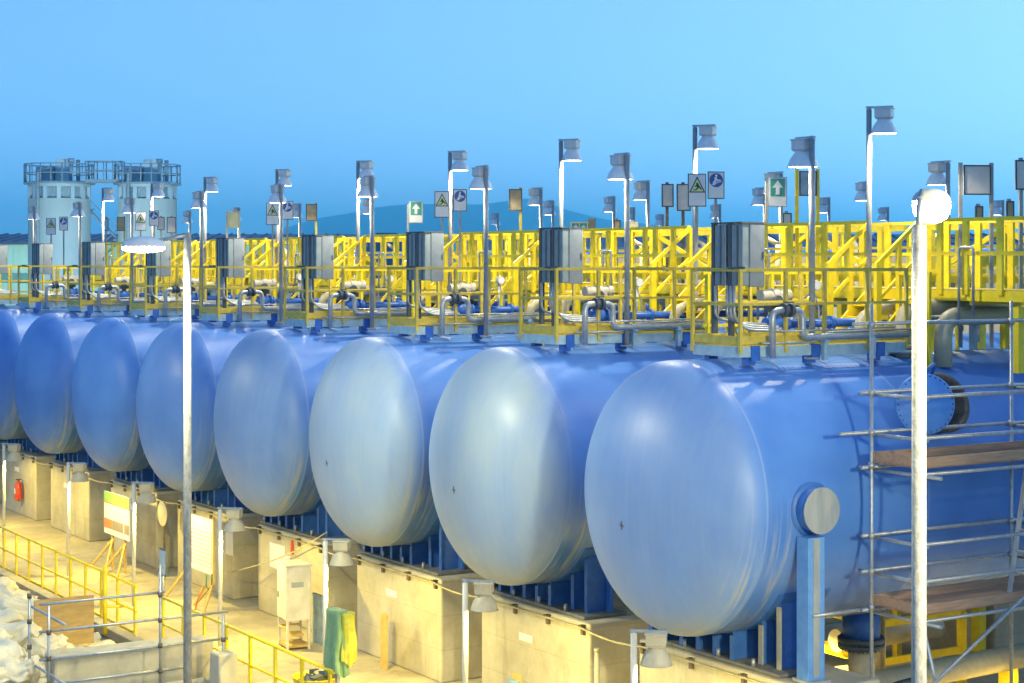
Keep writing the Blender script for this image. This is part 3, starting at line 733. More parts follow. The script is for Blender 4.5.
# ------------------------------------------------------------------ lamps along the piers
wl = [13, 78, 144, 231, 337, 478, 648]
wk = ['seventh pier from the right', 'sixth pier from the right', 'striped colour board', 'table board', 'tall white cabinet', 'second pier from the right', 'nearest pier']
for px, w in zip(wl, wk):
    Y = onx(px - 9 - px * .008, 14.06)
    bell_lamp((14.06, Y, 0), 2.82, (.75, -.65), 'short bell lamp on white post in the aisle beside the ' + w, 'short bell lamps in the aisle', 215, WARM, 'walllens', pole='white', reach=.30, shade_m='creamy')
for Y, w in ((14.2, 'outside the right edge, past the nearest pier'),):
    bell_lamp((14.06, onx(639, 14.06) - 4.837, 0), 2.68, (.75, -.65), 'short bell lamp on white post ' + w, 'short bell lamps in the aisle', 215, WARM, 'walllens', pole='white', reach=.30, shade_m='creamy')
bell_lamp((14.06, onx(13, 14.06) + 5.0, 0), 2.68, (.75, -.65), 'short bell lamp on white post outside the left edge', 'short bell lamps in the aisle', 215, WARM, 'walllens', pole='white', reach=.30, shade_m='creamy')

# ------------------------------------------------------------------ tall street lamps in front
def street_lamp(loc, h, ang, label, power, dz=0, arm=.34, cap='shade', kx=1.15, ky=.58, hs=1.6, ls=.55):
    t = thing('street_lamp', label, 'street lamp', loc, 0, 'tall street lamps in front of the tanks')
    b = MB(); b.cyl((0, 0, 0), (0, 0, h), .066, .058, n=20).cyl((0, 0, 0), (0, 0, .04), .18, n=20); b.build('pole', M['oldpole'], t)
    a = Vector((math.cos(ang), math.sin(ang), 0))
    b = MB(); b.tube(bend([(0, 0, h - .12), (0, 0, h - .03 + dz * .4), a * (arm + .16) + Vector((0, 0, h - .13 + dz))], .06), .026, 8); b.build('arm', M['galv'], t)
    b = MB(); c = a * (arm + .36)
    n = 24
    prof = [(.30, .0), (.29, .03), (.24, .065), (.15, .09), (.05, .10), (.005, .10)]
    hz = h - .22 + dz
    def orient(b, sx, sy):
        bmesh.ops.scale(b.bm, vec=(sx, sy, 1), verts=b.bm.verts)
        bmesh.ops.rotate(b.bm, cent=(0, 0, 0), matrix=Matrix.Rotation(ang, 3, 'Z'), verts=b.bm.verts)
        bmesh.ops.translate(b.bm, vec=(c.x, c.y, hz), verts=b.bm.verts)
    b.lathe([(r_, z_ * hs) for r_, z_ in prof], (0, 0, 0), 'Z', n, True, False); orient(b, kx, ky); hd = b.build('hood', M[cap], t)
    b = MB(); b.lathe([(r_, z_ * ls) for r_, z_ in [(.28, .01), (.295, -.03), (.285, -.08), (.23, -.125), (.13, -.155), (.005, -.165)]], (0, 0, 0), 'Z', n, True, False); orient(b, kx * .985, ky * .985); b.build('lens', M['biglens'], hd)
    spot('bulb', t, (c.x, c.y, hz - .17), power, DAY, 172, .14)
    return t
street_lamp((10.62, onx(919, 10.62), -.1), 8.12, rad(24), 'glaring street lamp on a thick peeling white pole at the right', 400, arm=-.08, dz=.42, cap='white', kx=.9, ky=.46, hs=1.1, ls=1.1)
street_lamp((10.5, onx(187.5, 10.5), -.1), 8.28, rad(176), 'slim street lamp with an oval hood on its left, in front of the fifth tank', 900)
street_lamp((10.5, 42.3, -.1), 8.2, rad(176), 'street lamp standing outside the left edge of the photo', 250)
def added_projector(loc, tgt, label, power, col, cone):  # unseen lamp, added to shape light and shadow on the tanks
    t = thing('added_floodlight_mast', label, 'floodlight', loc)
    b = MB(); b.cyl((0, 0, 0), (0, 0, 8.1), .09, .06, n=14).cyl((0, 0, 0), (0, 0, .04), .25, n=14); b.build('mast', M['galv'], t)
    v = (Vector(tgt) - Vector(loc) - Vector((0, 0, 8.3))).normalized(); q = v.to_track_quat('-Z', 'Y')
    m4 = Matrix.Translation((0, 0, 8.3)) @ q.to_matrix().to_4x4()
    b = MB(); b.box((0, 0, .12), (.6, .5, .22)); bmesh.ops.transform(b.bm, matrix=m4, verts=b.bm.verts); hs = b.build('housing', M['dark'], t)
    b = MB(); b.box((0, 0, 0), (.52, .42, .012)); bmesh.ops.transform(b.bm, matrix=m4, verts=b.bm.verts); b.build('lens', M['lens'], hs)
    spot('bulb', t, Vector((0, 0, 8.3)) + v * .06, power, col, cone, .45, q.to_euler()).data.spot_blend = .7
added_projector((11.9, 3.2, -.1), (12.6, 26, 2.5), 'added unseen floodlight mast outside the right edge of the photo', 4700, (1, .88, .52), 50)

# ------------------------------------------------------------------ yellow guardrails along the aisle
def guardrail(ya, yb, label, step=1.05):
    t = thing('guardrail', label, 'guardrail', (12.9, ya, 0), 0, 'yellow guardrails along the aisle')
    L = yb - ya; n = max(2, round(L / step))
    for i in range(n + 1):
        b = MB(); b.box((0, L * i / n, .55), (.04, .075, 1.06)); b.build('post', M['yellow'], t)
    b = MB(); b.cyl((0, -.1, 1.10), (0, L + .1, 1.10), .028, n=10); b.build('top_rail', M['yellow'], t)
    b = MB(); b.cyl((0, -.1, .58), (0, L + .1, .58), .024, n=10); b.build('mid_rail', M['yellow'], t)
    b = MB(); b.box((.03, L / 2, .07), (.012, L, .13)); b.split('toe_plate', M['yellow'], t)
    return t
guardrail(onx(135, 12.9), 52, 'long yellow guardrail at the left, ending before the plywood panel')
guardrail(onx(330, 12.9), onx(163, 12.9), 'yellow guardrail between the slim street lamp and the green tarpaulin')
Yg = onx(112, 12.7)
b = MB(); b.cyl((12.55, Yg, 0), (12.55, Yg, 1.42), .045, n=12).cyl((12.55, Yg, .55), (12.95, Yg - .05, .55), .022, n=8)
tag(b.build('yellow_post', M['yellow']), 'short thick yellow post standing at the end of the left guardrail', 'post')

# ------------------------------------------------------------------ things along the aisle
# striped information board on a trestle
Yb = onx(117, 15.35)
t = thing('notice_board', 'board with green, white and orange stripes on a timber trestle', 'board', (15.35, Yb, 0))
w = onx(105, 15.35) - onx(130, 15.35)
b = MB(); b.box((0, 0, 1.40), (.03, w, 1.06)); pnl = b.build('panel', M['sgwhite'], t)
b = MB(); b.box((-.018, 0, 1.80), (.008, w, .24)); b.build('green_band', M['bgreen'], pnl)
b = MB(); b.box((-.018, 0, 1.655), (.008, w, .04)); b.build('thin_stripe', M['borange'], pnl)
b = MB(); b.box((-.018, w * .33, 1.13), (.008, w * .34, .24)); b.build('orange_block', M['borange'], pnl)
b = MB(); b.box((-.018, -w * .06, 1.13), (.008, w * .42, .24)); b.box((-.018, -w * .40, 1.13), (.008, w * .18, .24)); b.split('grey_block', M['bgrey'], pnl)
for (y) in (.45, -.45):
    b = MB(); b.bar((.05, y, 0), (.05, y, 1.6), .05, .05).bar((.05, y, .75), (-.35, y + .55, 0), .05, .05).bar((.05, y, .75), (-.35, y - .55, 0), .05, .05); b.split('trestle_leg', M['timber'], t)
# table board
Yb = onx(200, 15.5); w = onx(186, 15.5) - onx(212, 15.5)
t = thing('notice_board', 'white board with a ruled table on a timber easel behind the slim lamp pole', 'board', (15.5, Yb, 0))
b = MB(); b.box((0, 0, 1.36), (.03, w, 1.22)); b.build('panel', M['sgwhite'], t)
b = MB()
for i in range(9): b.box((-.018, 0, .90 + .095 * i), (.006, w * .92, .012))
for y in (-.46, -.1, .3, .46): b.box((-.0178, y * w, 1.28), (.0055, .012, .78))
b.split('ruled_line', M['bgrey'], t)
b = MB(); b.box((0, -w / 2 - .03, 1.30), (.05, .05, 1.5)); b.bar((0, -w / 2, .62), (-.4, -w / 2 - .4, 0), .05, .05).bar((0, -w / 2, .62), (-.2, -w / 2 + .6, 0), .05, .05).bar((0, w / 2, .7), (-.35, w / 2 + .45, 0), .05, .05).bar((0, w / 2, .7), (0, w / 2, 0), .05, .05); b.split('easel_leg', M['timber'], t)
b = MB(); b.tube([(-.06, -w / 2 + .25, .75), (-.08, -w / 2 + .22, .5), (-.08, -w / 2 + .05, .42), (-.06, -w / 2 - .06, .55), (-.05, -w / 2 - .05, .8)], .018, 6); b.build('cord', mat('green_cord', (.05, .2, .14), .5), t)
tag(MB().tube([(15.3, Yb - .75, .55), (15.1, Yb - .8, .2), (15.2, Yb - .5, .03), (15.0, Yb - .9, .02), (14.9, Yb - .4, .02)], .022, 6).build('hose', mat('orange_hose', (.7, .25, .04), .5)), 'orange hose coiled on the floor at the foot of the table board', 'hose')
# blue notice on its own post
Yb = onx(163, 13.6)
t = thing('notice_post', 'small pale blue notice with a dark frame on a slim post', 'sign', (13.6, Yb, 0))
b = MB(); b.cyl((0, 0, 0), (0, 0, 1.75), .03, n=10); b.build('post', M['galv'], t)
b = MB(); b.box((-.045, -.12, 1.50), (.02, .40, .55)); b.build('frame', M['dark'], t)
b = MB(); b.box((-.058, -.12, 1.50), (.01, .35, .50)); b.build('panel', mat('notice_blue', (.42, .56, .66), .4), t)
# round target on a dark post, in front of the fifth pier
Yb = onx(164, 15.9)
t = thing('pole_sign', 'grey rounded plate on a dark upright between the two notice boards', 'sign', (15.9, Yb, 0))
b = MB(); b.box((0, 0, .95), (.04, .05, 1.9)); b.build('post', M['rust'], t)
b = MB(); b.lathe([(.30, -.012), (.31, 0), (.30, .012)], (-.04, 0, 1.62), 'X', 24); b.build('plate', M['concrete'], t)
# white cabinet
Yb = onx(294, 15.35)
t = thing('white_cabinet', 'tall white metal cabinet on an open leg frame by the pier', 'cabinet', (15.35, Yb, 0), rad(-8))
b = MB(); b.box((0, 0, 1.12), (.5, .62, 1.08)); b.build('body', M['white'], t, bevel=.012)
b = MB(); b.box((-.256, 0, 1.12), (.014, .57, 1.02)); wdoor = b.build('door', M['white'], t, bevel=.004)
b = MB(); b.box((-.27, .2, 1.05), (.02, .03, .12)); b.build('handle', M['dark'], wdoor)
b = MB(); b.box((0, 0, 1.68), (.56, .68, .03)); b.build('roof', M['white'], t)
b = MB(); b.box((-.02, -.316, 1.3), (.25, .012, .1)); b.build('nameplate', M['stain'], t)
for (x, y) in ((-.22, -.28), (-.22, .28), (.22, -.28), (.22, .28)):
    b = MB(); b.box((x, y, .29), (.045, .045, .58)); b.build('leg', M['white'], t)
b = MB(); b.box((0, 0, .07), (.46, .58, .05)).box((-.22, 0, .4), (.035, .52, .035)).box((0, .28, .4), (.4, .035, .035)).box((0, -.1, .28), (.25, .3, .05)); b.split('lower_shelf', M['timber'], t)
# grey board standing behind the white cabinet
Yb = onx(318, 15.9)
tag(MB().box((0, 0, .5), (.04, .42, 1.0)).box((0, 0, .98), (.06, .46, .04)).box((-.025, 0, .62), (.012, .36, .02)).build('leaning_board', M['bluebox'], None, (15.9, Yb, 0), .004), 'grey blue panel leaning on the pier right of the white cabinet', 'panel')
# papers on the pier
for (px0, px1, py0, py1, l) in ((270, 285, 544, 569, 'white paper notice taped to the pier above the white cabinet'), (226, 233, 529, 555, 'narrow white paper on the pier behind the table board lamp')):
    Ya, Yb2 = onx(px1, 16.29), onx(px0, 16.29); ym = (Ya + Yb2) / 2
    zt, zb = zat(py0, 16.29, ym), zat(py1, 16.29, ym)
    tag(MB().box((0, 0, 0), (.012, abs(Yb2 - Ya), abs(zt - zb))).box((-.008, 0, abs(zt - zb) / 2 - .03), (.01, abs(Yb2 - Ya) * .9, .02)).build('paper_notice', M['sgwhite'], None, (16.288, ym, (zt + zb) / 2)), l, 'notice')
tag(MB().box((0, 0, 0), (.04, .07, .22)).cyl((0, 0, .1), (0, 0, .18), .03).build('red_lamp', M['red'], None, (16.27, onx(292, 16.27), zat(549, 16.27, onx(292, 16.27)))), 'small red box fixed to the pier above the white cabinet', 'alarm box')
# fire extinguisher
Ye = onx(20.5, 16.2)
t = thing('fire_extinguisher', 'red fire extinguisher hanging on the pier near the left edge', 'fire extinguisher', (16.14, Ye, .48))
b = MB(); b.lathe([(.01, 0), (.10, .01), (.115, .04), (.115, .48), (.09, .54), (.035, .57), (.03, .60)], (0, 0, 0), 'Z', 18); b.build('bottle', M['red'], t)
b = MB(); b.box((-.0, 0, .64), (.16, .05, .04)).cyl((0, 0, .58), (0, 0, .66), .03); b.build('valve', M['dark'], t)
b = MB(); b.tube([(0, -.03, .63), (-.1, -.2, .6), (-.1, -.26, .3), (-.05, -.2, .0)], .018, 6); b.build('hose', M['red'], t)
b = MB(); b.box((-.118, 0, .3), (.006, .12, .16)); b.build('label', M['sgwhite'], t)
# green tarpaulin on the guardrail end
Yt = onx(331, 12.95)
def tarp(m, sx, sy, off, sd, z0, z1, name, parent):
    b = MB(); r = random.Random(sd); rings = []
    n = 56; rows = 16
    for j in range(rows):
        t = j / (rows - 1); z = z0 + (z1 - z0) * t; ring = []
        for i in range(n):
            a = 2 * PI * i / n
            cx, sn2 = math.cos(a), math.sin(a)
            q = (abs(cx) ** 4 + abs(sn2) ** 4) ** -.25
            wob = (1 + .13 * math.sin(a * 6 + sd + 1.5 * math.sin(t * 4)) * (1.1 - t) + .05 * math.sin(a * 13 + t * 3 + sd) * (1.2 - t) + r.uniform(-.012, .012) + .07 * math.sin(t * 8 + a * 2)) * (.86 + .2 * (1 - t))
            ring.append(b.bm.verts.new((off[0] + sx * cx * q * wob, off[1] + sy * sn2 * q * wob, z + r.uniform(-.006, .006) - .05 * (1 - t) * math.sin(a * 3))))
        rings.append(ring)
    for a, c in zip(rings, rings[1:]):
        for i in range(n): f = b.bm.faces.new((a[i], a[(i + 1) % n], c[(i + 1) % n], c[i])); f.smooth = True
    f = b.bm.faces.new(rings[-1]); o = b.build(name, m, parent); return o
t = thing('covered_panel', 'control panel wrapped in a green tarpaulin at the guardrail end', 'covered panel', (13.05, Yt, 0))
tarp(M['tarp'], .14, .26, (0, 0), 2, 1.05, 2.06, 'tarpaulin', t); tarp(M['tarpy'], .12, .11, (.10, -.20), 5, 1.22, 2.04, 'yellow_lining', t)
b = MB(); b.box((.02, 0, .6), (.06, .06, 1.2)); b.build('post', M['galv'], t)
# yellow timber against the pier and small boxes
Yp = onx(384, 15.95)
tag(MB().box((0, 0, .53), (.05, .20, 1.06)).box((.03, 0, 1.0), (.03, .16, .10)).build('timber_post', M['timber'], None, (15.95, Yp, 0), .006), 'orange timber post standing in front of the third pier from the right', 'post')
Yp = onx(513, 15.6)
t = thing('junction_box', 'small blue grey box on a stub post below the second pier', 'box', (15.6, Yp, 0))
b = MB(); b.box((0, 0, .62), (.10, .26, .5)); b.build('box', M['bluebox'], t, bevel=.008)
b = MB(); b.box((.08, .0, .5), (.05, .22, .9)); b.build('post', M['timber'], t)
Yp = onx(597, 16.9)
tag(MB().cyl((0, 0, 0), (0, 0, 1.55), .04, n=12).cyl((0, 0, 1.55), (0, 0, 1.6), .05, n=12).build('standpipe', M['beige'], None, (16.2, onx(597, 16.2), 0)), 'slim beige standpipe at the corner of the second pier', 'pipe')
# yellow skip with refuse at the lower edge
Ys = onx(295, 13.5)
t = thing('yellow_bin', 'yellow bin full of dark scrap behind the guardrail at the lower edge', 'bin', (13.6, onx(302, 13.6) - .6, 0))
b = MB(); b.lathe([(.30, 0), (.36, .3), (.42, .55), (.44, .55), (.40, .52), (.30, .2)], (0, 0, 0), 'Z', 20, True, False); b.build('body', M['yellow'], t)
b = MB()
for i in range(14): b.box((random.uniform(-.25, .25), random.uniform(-.25, .25), .47 + random.uniform(0, .12)), (.2, .14, .08), random.uniform(0, 3), random.uniform(-.6, .6), random.uniform(-.6, .6))
b.split('scrap', M['dark'], t)

# ------------------------------------------------------------------ lower left: sandbags, blocks, scaffold
def sandbag(seed):
    r = random.Random(seed); b = MB()
    bmesh.ops.create_icosphere(b.bm, subdivisions=4, radius=1.)
    from mathutils import noise as nz
    sx, sy, sz = .50 + r.uniform(-.08, .12), .36 + r.uniform(-.06, .08), .17 + r.uniform(-.03, .05)
    dr = Vector((r.uniform(-1, 1), r.uniform(-1, 1), 0)).normalized()
    for v in b.bm.verts:
        p = v.co.copy(); q = p * 1.5 + Vector((seed * 3.1, 0, 0))
        n1 = nz.fractal(q, .8, 2.1, 3); q2 = Vector((p.dot(dr) * 1.2, p.cross(dr).z * 5, p.z * 2 + seed))
        cr = abs(nz.noise(q2 * 1.3)) + .6 * abs(nz.noise(q2 * 2.9))
        f = 1 + .20 * n1 - .20 * (.35 - min(cr, .35))
        def sg(c, e): return math.copysign(abs(c) ** e, c)
        pinch = 1 - .35 * max(0, abs(p.x) - .6)
        v.co = Vector((sg(p.x, .7) * sx * f, sg(p.y, .7) * sy * f * pinch, sg(p.z, .85) * sz * f * pinch + .035 * math.sin(p.x * 6 + seed) + .03 * math.sin(p.y * 9)))
    for f in b.bm.faces: f.smooth = True
    return b
protos = [sandbag(s).build('sandbag', M['bag']) for s in range(6)]
used = set(); nb = 0
rb = random.Random(11)
for lay in range(4):
    for iy in range(14):
        for ix in range(5):
            x = 8.7 + ix * .78 + (lay % 2) * .3 + rb.uniform(-.12, .12); y = 31.8 + iy * .95 + rb.uniform(-.15, .15)
            lim = [12.35, 11.9, 11.3, 10.6][lay]
            if x > lim - (0 if y > 35 else (35 - y) * .45) or (y < 32.6 and x > 10.1): continue
            if lay < 3 and x < 9.2 and False: continue
            p = protos[(ix * 3 + iy * 5 + lay) % 6]
            o = p if p.name not in used else p.copy()
            if p.name in used: COL.objects.link(o)
            used.add(p.name)
            o.location = (x, y, .04 + lay * .24 + rb.uniform(-.04, .05)); o.rotation_euler = (rb.uniform(-.25, .25), rb.uniform(-.25, .25), rb.uniform(0, 6.28)); o.scale = (1.1, 1.1, 1.15)
            tag(o, 'bulging dirty white sandbag in the heap at the lower left corner', 'sandbag', 'sandbags heaped at the lower left'); nb += 1

tag(MB().box((0, 0, .44), (3.0, .6, .88)).box((0, -.33, .1), (3.0, .1, .2)).build('concrete_barrier', M['block'], None, (11.35, 31.4, -.1), .05), 'long pale concrete barrier behind the scaffold tubes at lower left', 'barrier')
tag(MB().poly([(0, -.3, 0), (0, .3, 0), (0, .2, .9), (0, -.2, .9)], (.36, 0, 0)).build('concrete_barrier', M['block'], None, (12.33, 29.85, -.1), .03), 'short concrete block end-on, right of the slim lamp pole', 'barrier')
tag(MB().poly([(0, 0, 0), (1.1, 0, 0), (.95, 0, .62), (.05, 0, .66)], (0, .5, 0)).build('concrete_block', M['block'], None, (10.25, 32.3, -.1), .03), 'tapered white concrete block under the plywood panel', 'block')
b = MB(); b.box((0, 0, .45), (1.16, .02, .92))
for x in (-.5, .5): b.box((x, .035, .45), (.05, .045, .9))
tag(b.build('plywood_panel', M['ply'], None, (10.8, 33.5, .45)), 'brown plywood panel standing behind the scaffold tubes at lower left', 'panel')
t = thing('tube_barrier', 'barrier of scaffold tubes in front of the plywood panel', 'scaffold', (9.5, 30.3, -.1))
for (x, y, h) in ((0, 0, 1.95), (0, 1.1, 2.0), (2.0, 0, 2.48), (3.15, -.1, 1.5)):
    b = MB(); b.cyl((x, y, 0), (x, y, h), .025, n=10); b.build('standard', M['galv'], t)
    b = MB()
    for z in (.6, 1.05, 1.5, 1.95):
        if z < h: b.cyl((x, y, z - .04), (x, y, z + .04), .042, n=8)
    b.split('coupler', M['rust'], t)
for z, xe in ((1.98, 2.1), (1.51, 3.3), (1.03, 3.3), (.60, 2.6)):
    b = MB(); b.cyl((-.15, .04, z), (xe, .04, z), .024, n=10); b.split('ledger', M['galv'], t)
for z in (1.75, .75):
    b = MB(); b.cyl((.05, 1.25, z), (.05, -.75, z), .024, n=10); b.split('transom', M['galv'], t)

# ------------------------------------------------------------------ scaffold at the nearest tank
t = thing('scaffold', 'tube scaffold with brown toe boards beside the nearest tank', 'scaffold', (0, 0, 0))
XA, XB, YB_, YF = 17.54, 20.32, 18.72, 17.78
for (x, y, h) in ((XA, YB_, 7.15), (XB, YB_, 7.15), (XA, YF, 5.95), (XB, YF, 5.95)):
    b = MB(); b.cyl((x, y, 0), (x, y, h), .027, n=12); b.build('standard', M['galv'], t)
    b = MB()
    for z in (.9, 2.9, 3.4, 3.9, 4.88, 5.34, 5.9, 6.85):
        if z < h: b.cyl((x, y, z - .045), (x, y, z + .045), .046, n=8)
    b.split('coupler', M['galv'], t)
for z in (1.05, 2.86, 3.40, 3.90, 4.85, 5.34, 5.90):
    b = MB(); b.cyl((XA - .55 if z in (5.34, ) else XA - .15, YB_ + .05, z), (XB + 2.6, YB_ + .05, z), .0265, n=10).cyl((XA - .15, YF - .05, z), (XB + 2.6, YF - .05, z), .0265, n=10); b.split('ledger', M['galv'], t)
    b = MB(); b.cyl((XA + .05, YF - .35 if z in (2.86, 4.85) else YF - .1, z - .03), (XA + .05, YB_ + .3, z - .03), .0265, n=10).cyl((XB + .05, YF - .1, z - .03), (XB + .05, YB_ + .15, z - .03), .0265, n=10); b.split('transom', M['galv'], t)
b = MB(); b.cyl((XA - .3, YB_ + .05, 6.86), (XB + 2.6, YB_ + .05, 6.86), .0265, n=10); b.split('ledger', M['galv'], t)
b = MB(); b.cyl((XA - 1.0, YB_ + .1, 2.86), (XA, YB_ + .1, 2.86), .0265, n=10); b.build('putlog', M['galv'], t)
for z in (2.95, 4.94):
    for i in range(4):
        b = MB(); b.box(((XA + XB + 2.4) / 2 + .02, YF + .12 + i * .235, z), (XB + 2.4 - XA, .225, .04)); b.build('plank', M['wood'], t)
    for nm, c, d in (('toe_board', ((XA + XB + 2.4) / 2, YF - .015, z + .07), (XB + 2.4 - XA, .03, .13)), ('toe_board', ((XA + XB + 2.4) / 2, YB_ - .04, z + .07), (XB + 2.4 - XA, .03, .13)), ('toe_board', (XA + .015, (YF + YB_) / 2 - .03, z + .07), (.03, YB_ - YF - .1, .13))):
        b = MB(); b.box(c, d); b.build(nm, M['wood'], t)
b = MB(); b.cyl((17.2, YF - .12, 1.75), (20.9, YF - .12, 3.88), .0265, n=10); b.build('diagonal_brace', M['galv'], t)
b = MB(); b.cyl((XA + .1, YF + .05, 2.8), (XA + .75, YF + .05, .6), .0265, n=10); b.build('raker', M['galv'], t)
t = thing('ladder', 'pale aluminium ladder leaning between the two scaffold decks', 'ladder', (0, 0, 0))
A0, A1 = Vector((19.75, 18.05, 2.97)), Vector((20.55, 18.3, 5.6))
for dy in (-.18, .18):
    b = MB(); b.bar(A0 + Vector((0, dy, 0)), A1 + Vector((0, dy, 0)), .03, .07); b.build('rail', M['white'], t)
for i in range(1, 9):
    p = A0 + (A1 - A0) * i / 9; b = MB(); b.cyl(p + Vector((0, -.18, 0)), p + Vector((0, .18, 0)), .016, n=8); b.build('rung', M['white'], t)

# under the nearest tank
for i, (x, y, w) in enumerate(((20.9, 22.2, .22), (23.0, 20.2, .2), (22.0, 25.5, .25))):
    l = ['pale steel column under the nearest tank, left of the glaring pole', 'pale steel column under the nearest tank, between its scaffold legs', 'pale steel column in the shade behind the nearest tank'][i]
    b = MB(); b.box((0, 0, 1.15), (w, .03, 2.3)).box((-w / 2, 0, 1.15), (.025, .2, 2.3)).box((w / 2, 0, 1.15), (.025, .2, 2.3)).box((0, 0, .02), (w + .2, .35, .04))
    tag(b.build('steel_column', M['beige'], None, (x, y, 0)), l, 'column', 'steel columns under the tanks')
t = thing('drain_pipe', 'beige pipe bending away under the bottom nozzle of the nearest tank', 'pipe', (19.27, Y8 - .25, 0))
b = MB(); b.tube(bend([(0, 0, 1.76), (0, 0, 1.15), (.9, .1, 1.15), (4.5, .3, 1.15)], .3, 7), .2, 16); b.build('pipe_run', M['beige'], t)
b = MB(); b.box((1.5, .12, .5), (.14, .3, 1.0)).box((3.5, .25, .5), (.14, .3, 1.0)); b.split('pipe_support', M['yellow'], t)
b = MB(); b.tube(bend([(-.3, -.4, .9), (.1, -.5, 1.25), (.7, -.5, 1.3), (1.2, -.3, .9), (1.8, -.3, .6)], .2), .045, 8); b.build('hose', M['dark'], t)
t = thing('skid_frame', 'yellow skid frame with tanks of pipework under the nearest tank', 'skid', (22.3, 23.4, 0))
for (x, y) in ((-1, -.8), (1, -.8), (-1, .8), (1, .8)):
    b = MB(); b.box((x, y, .8), (.12, .12, 1.6)); b.build('leg', M['yellow'], t)
for z in (.3, .95, 1.6):
    b = MB(); b.box((0, -.8, z), (2.1, .08, .12)).box((0, .8, z), (2.1, .08, .12)).box((-1, 0, z), (.08, 1.6, .12)); b.split('beam', M['yellow'], t)
for z in (.55, 1.2): b = MB(); b.cyl((-1.2, 0, z), (1.2, 0, z), .2, n=16); b.build('vessel', M['beige'], t)
t = bell_lamp((19.9, 24.0, 0), 2.1, (1, -.2), 'added short bell lamp lit under the nearest tank among the pipes', 'added bell lamps under the tanks', 420, (1, .78, .2), 'walllens', pole='white')  # lamp added to light the space under the tank
t = bell_lamp((21.9, 19.4, 0), 2.1, (1, -.2), 'added short bell lamp lit behind the scaffold legs', 'added bell lamps under the tanks', 420, (1, .78, .2), 'walllens', pole='white')  # second added lamp, brightens the area behind the scaffold legs

# ------------------------------------------------------------------ signs and boards above the catwalk
def circle(cx, cz, r, n=24): return [(cx + r * math.cos(2 * PI * i / n), cz + r * math.sin(2 * PI * i / n)) for i in range(n)]
def flat(name, pts, y, m, parent, t=.004):
    b = MB(); b.poly([(p[0], y, p[1]) for p in pts], (0, t, 0)); return b.build(name, m, parent)
def sign_base(name, label, X, Y, ztop, w, h, zfoot, cat='sign', group=None, face='sgwhite', edge='dark', postm='pole', px=0., rz=0.):
    t = thing(name, label, cat, (X, Y, zfoot), rz, group)
    b = MB(); b.box((px, .035, (ztop - zfoot) / 2 - .04), (.05, .05, ztop - zfoot - .08)); b.build('post', M[postm], t)
    z = ztop - zfoot - h / 2
    b = MB(); b.box((0, 0, z), (w, .018, h)); b.build('border', M[edge], t)
    b = MB(); b.box((0, -.011, z), (w - .035, .008, h - .035)); t = (t, b.build('panel', M[face], t))
    return t[1], ztop - zfoot - h, h
for p1, p2, nm in ((697, 716, 'behind the second tank from the right'), (442, 460, 'behind the fourth tank from the right'), (272.5, 287.5, 'behind the sixth tank from the right'), (140.6, 154, 'in front of the right silo'), (51, 63.6, 'in front of the left silo')):
    Y = onx(p1, 20.2)
    t, z0, h = sign_base('warning_sign', 'white sign with a yellow slipping hazard triangle ' + nm, 20.2, Y, 9.34, .34, .60, 6.3, group='triangle warning signs', rz=rad(-25))
    tri = [(-.15, z0 + .255), (.15, z0 + .255), (0, z0 + .555)]
    flat('triangle', tri, -.019, M['sgblack'], t); flat('triangle_field', [(-.117, z0 + .275), (.117, z0 + .275), (0, z0 + .51)], -.023, M['sgyel'], t)
    flat('falling_figure', [(-.07, z0 + .29), (-.01, z0 + .30), (.03, z0 + .345), (.075, z0 + .30), (.085, z0 + .32), (.045, z0 + .37), (.02, z0 + .41), (.005, z0 + .44), (-.02, z0 + .43), (-.02, z0 + .39), (-.05, z0 + .37), (-.04, z0 + .355), (-.01, z0 + .365), (-.005, z0 + .345), (-.03, z0 + .315), (-.07, z0 + .31)], -.027, M['sgblack'], t)
    Y2 = onx(p2, 20.5)
    t, z0, h = sign_base('mandatory_sign', 'white sign with a round blue handrail symbol ' + nm, 20.5, Y2, 9.38, .31, .50, 6.3, group='round blue signs', rz=rad(-25))
    flat('blue_disc', circle(0, z0 + .34, .128), -.019, M['sgblue'], t)
    flat('figure', [(-.06, z0 + .25), (-.02, z0 + .25), (.0, z0 + .32), (.08, z0 + .33), (.085, z0 + .35), (.02, z0 + .355), (.01, z0 + .40), (-.03, z0 + .40), (-.035, z0 + .34), (-.065, z0 + .30)], -.023, M['sgwhite'], t)
    flat('figure_head', circle(0, z0 + .425, .022, 12), -.023, M['sgwhite'], t)
    flat('handrail_bar', [(-.09, z0 + .265), (-.085, z0 + .25), (.10, z0 + .315), (.095, z0 + .33)], -.0232, M['sgwhite'], t)
def arrow_sign(px, py0, X, l, face='sgwhite', zf=6.3):
    Y = onx(px, X); zt = zat(py0, X, Y)
    t, z0, h = sign_base('exit_sign', l, X, Y, zt, .36, .56, zf, group='green arrow signs', px=-.20, rz=rad(-25), edge='galv')
    z0 += 0
    flat('green_square', [(-.14, z0 + .20), (.14, z0 + .20), (.14, z0 + .53), (-.14, z0 + .53)], -.019, M['sggreen'], t)
    flat('arrow', [(-.035, z0 + .23), (.035, z0 + .23), (.035, z0 + .36), (.10, z0 + .36), (0, z0 + .50), (-.10, z0 + .36), (-.035, z0 + .36)], -.023, M['sgwhite'], t)
arrow_sign(777.5, 177, 22.0, 'white sign with a green square and upward arrow right of the second tank\'s cabinet')
arrow_sign(416, 201, 22.0, 'white sign with a green square and upward arrow over the third tank\'s cabinet')
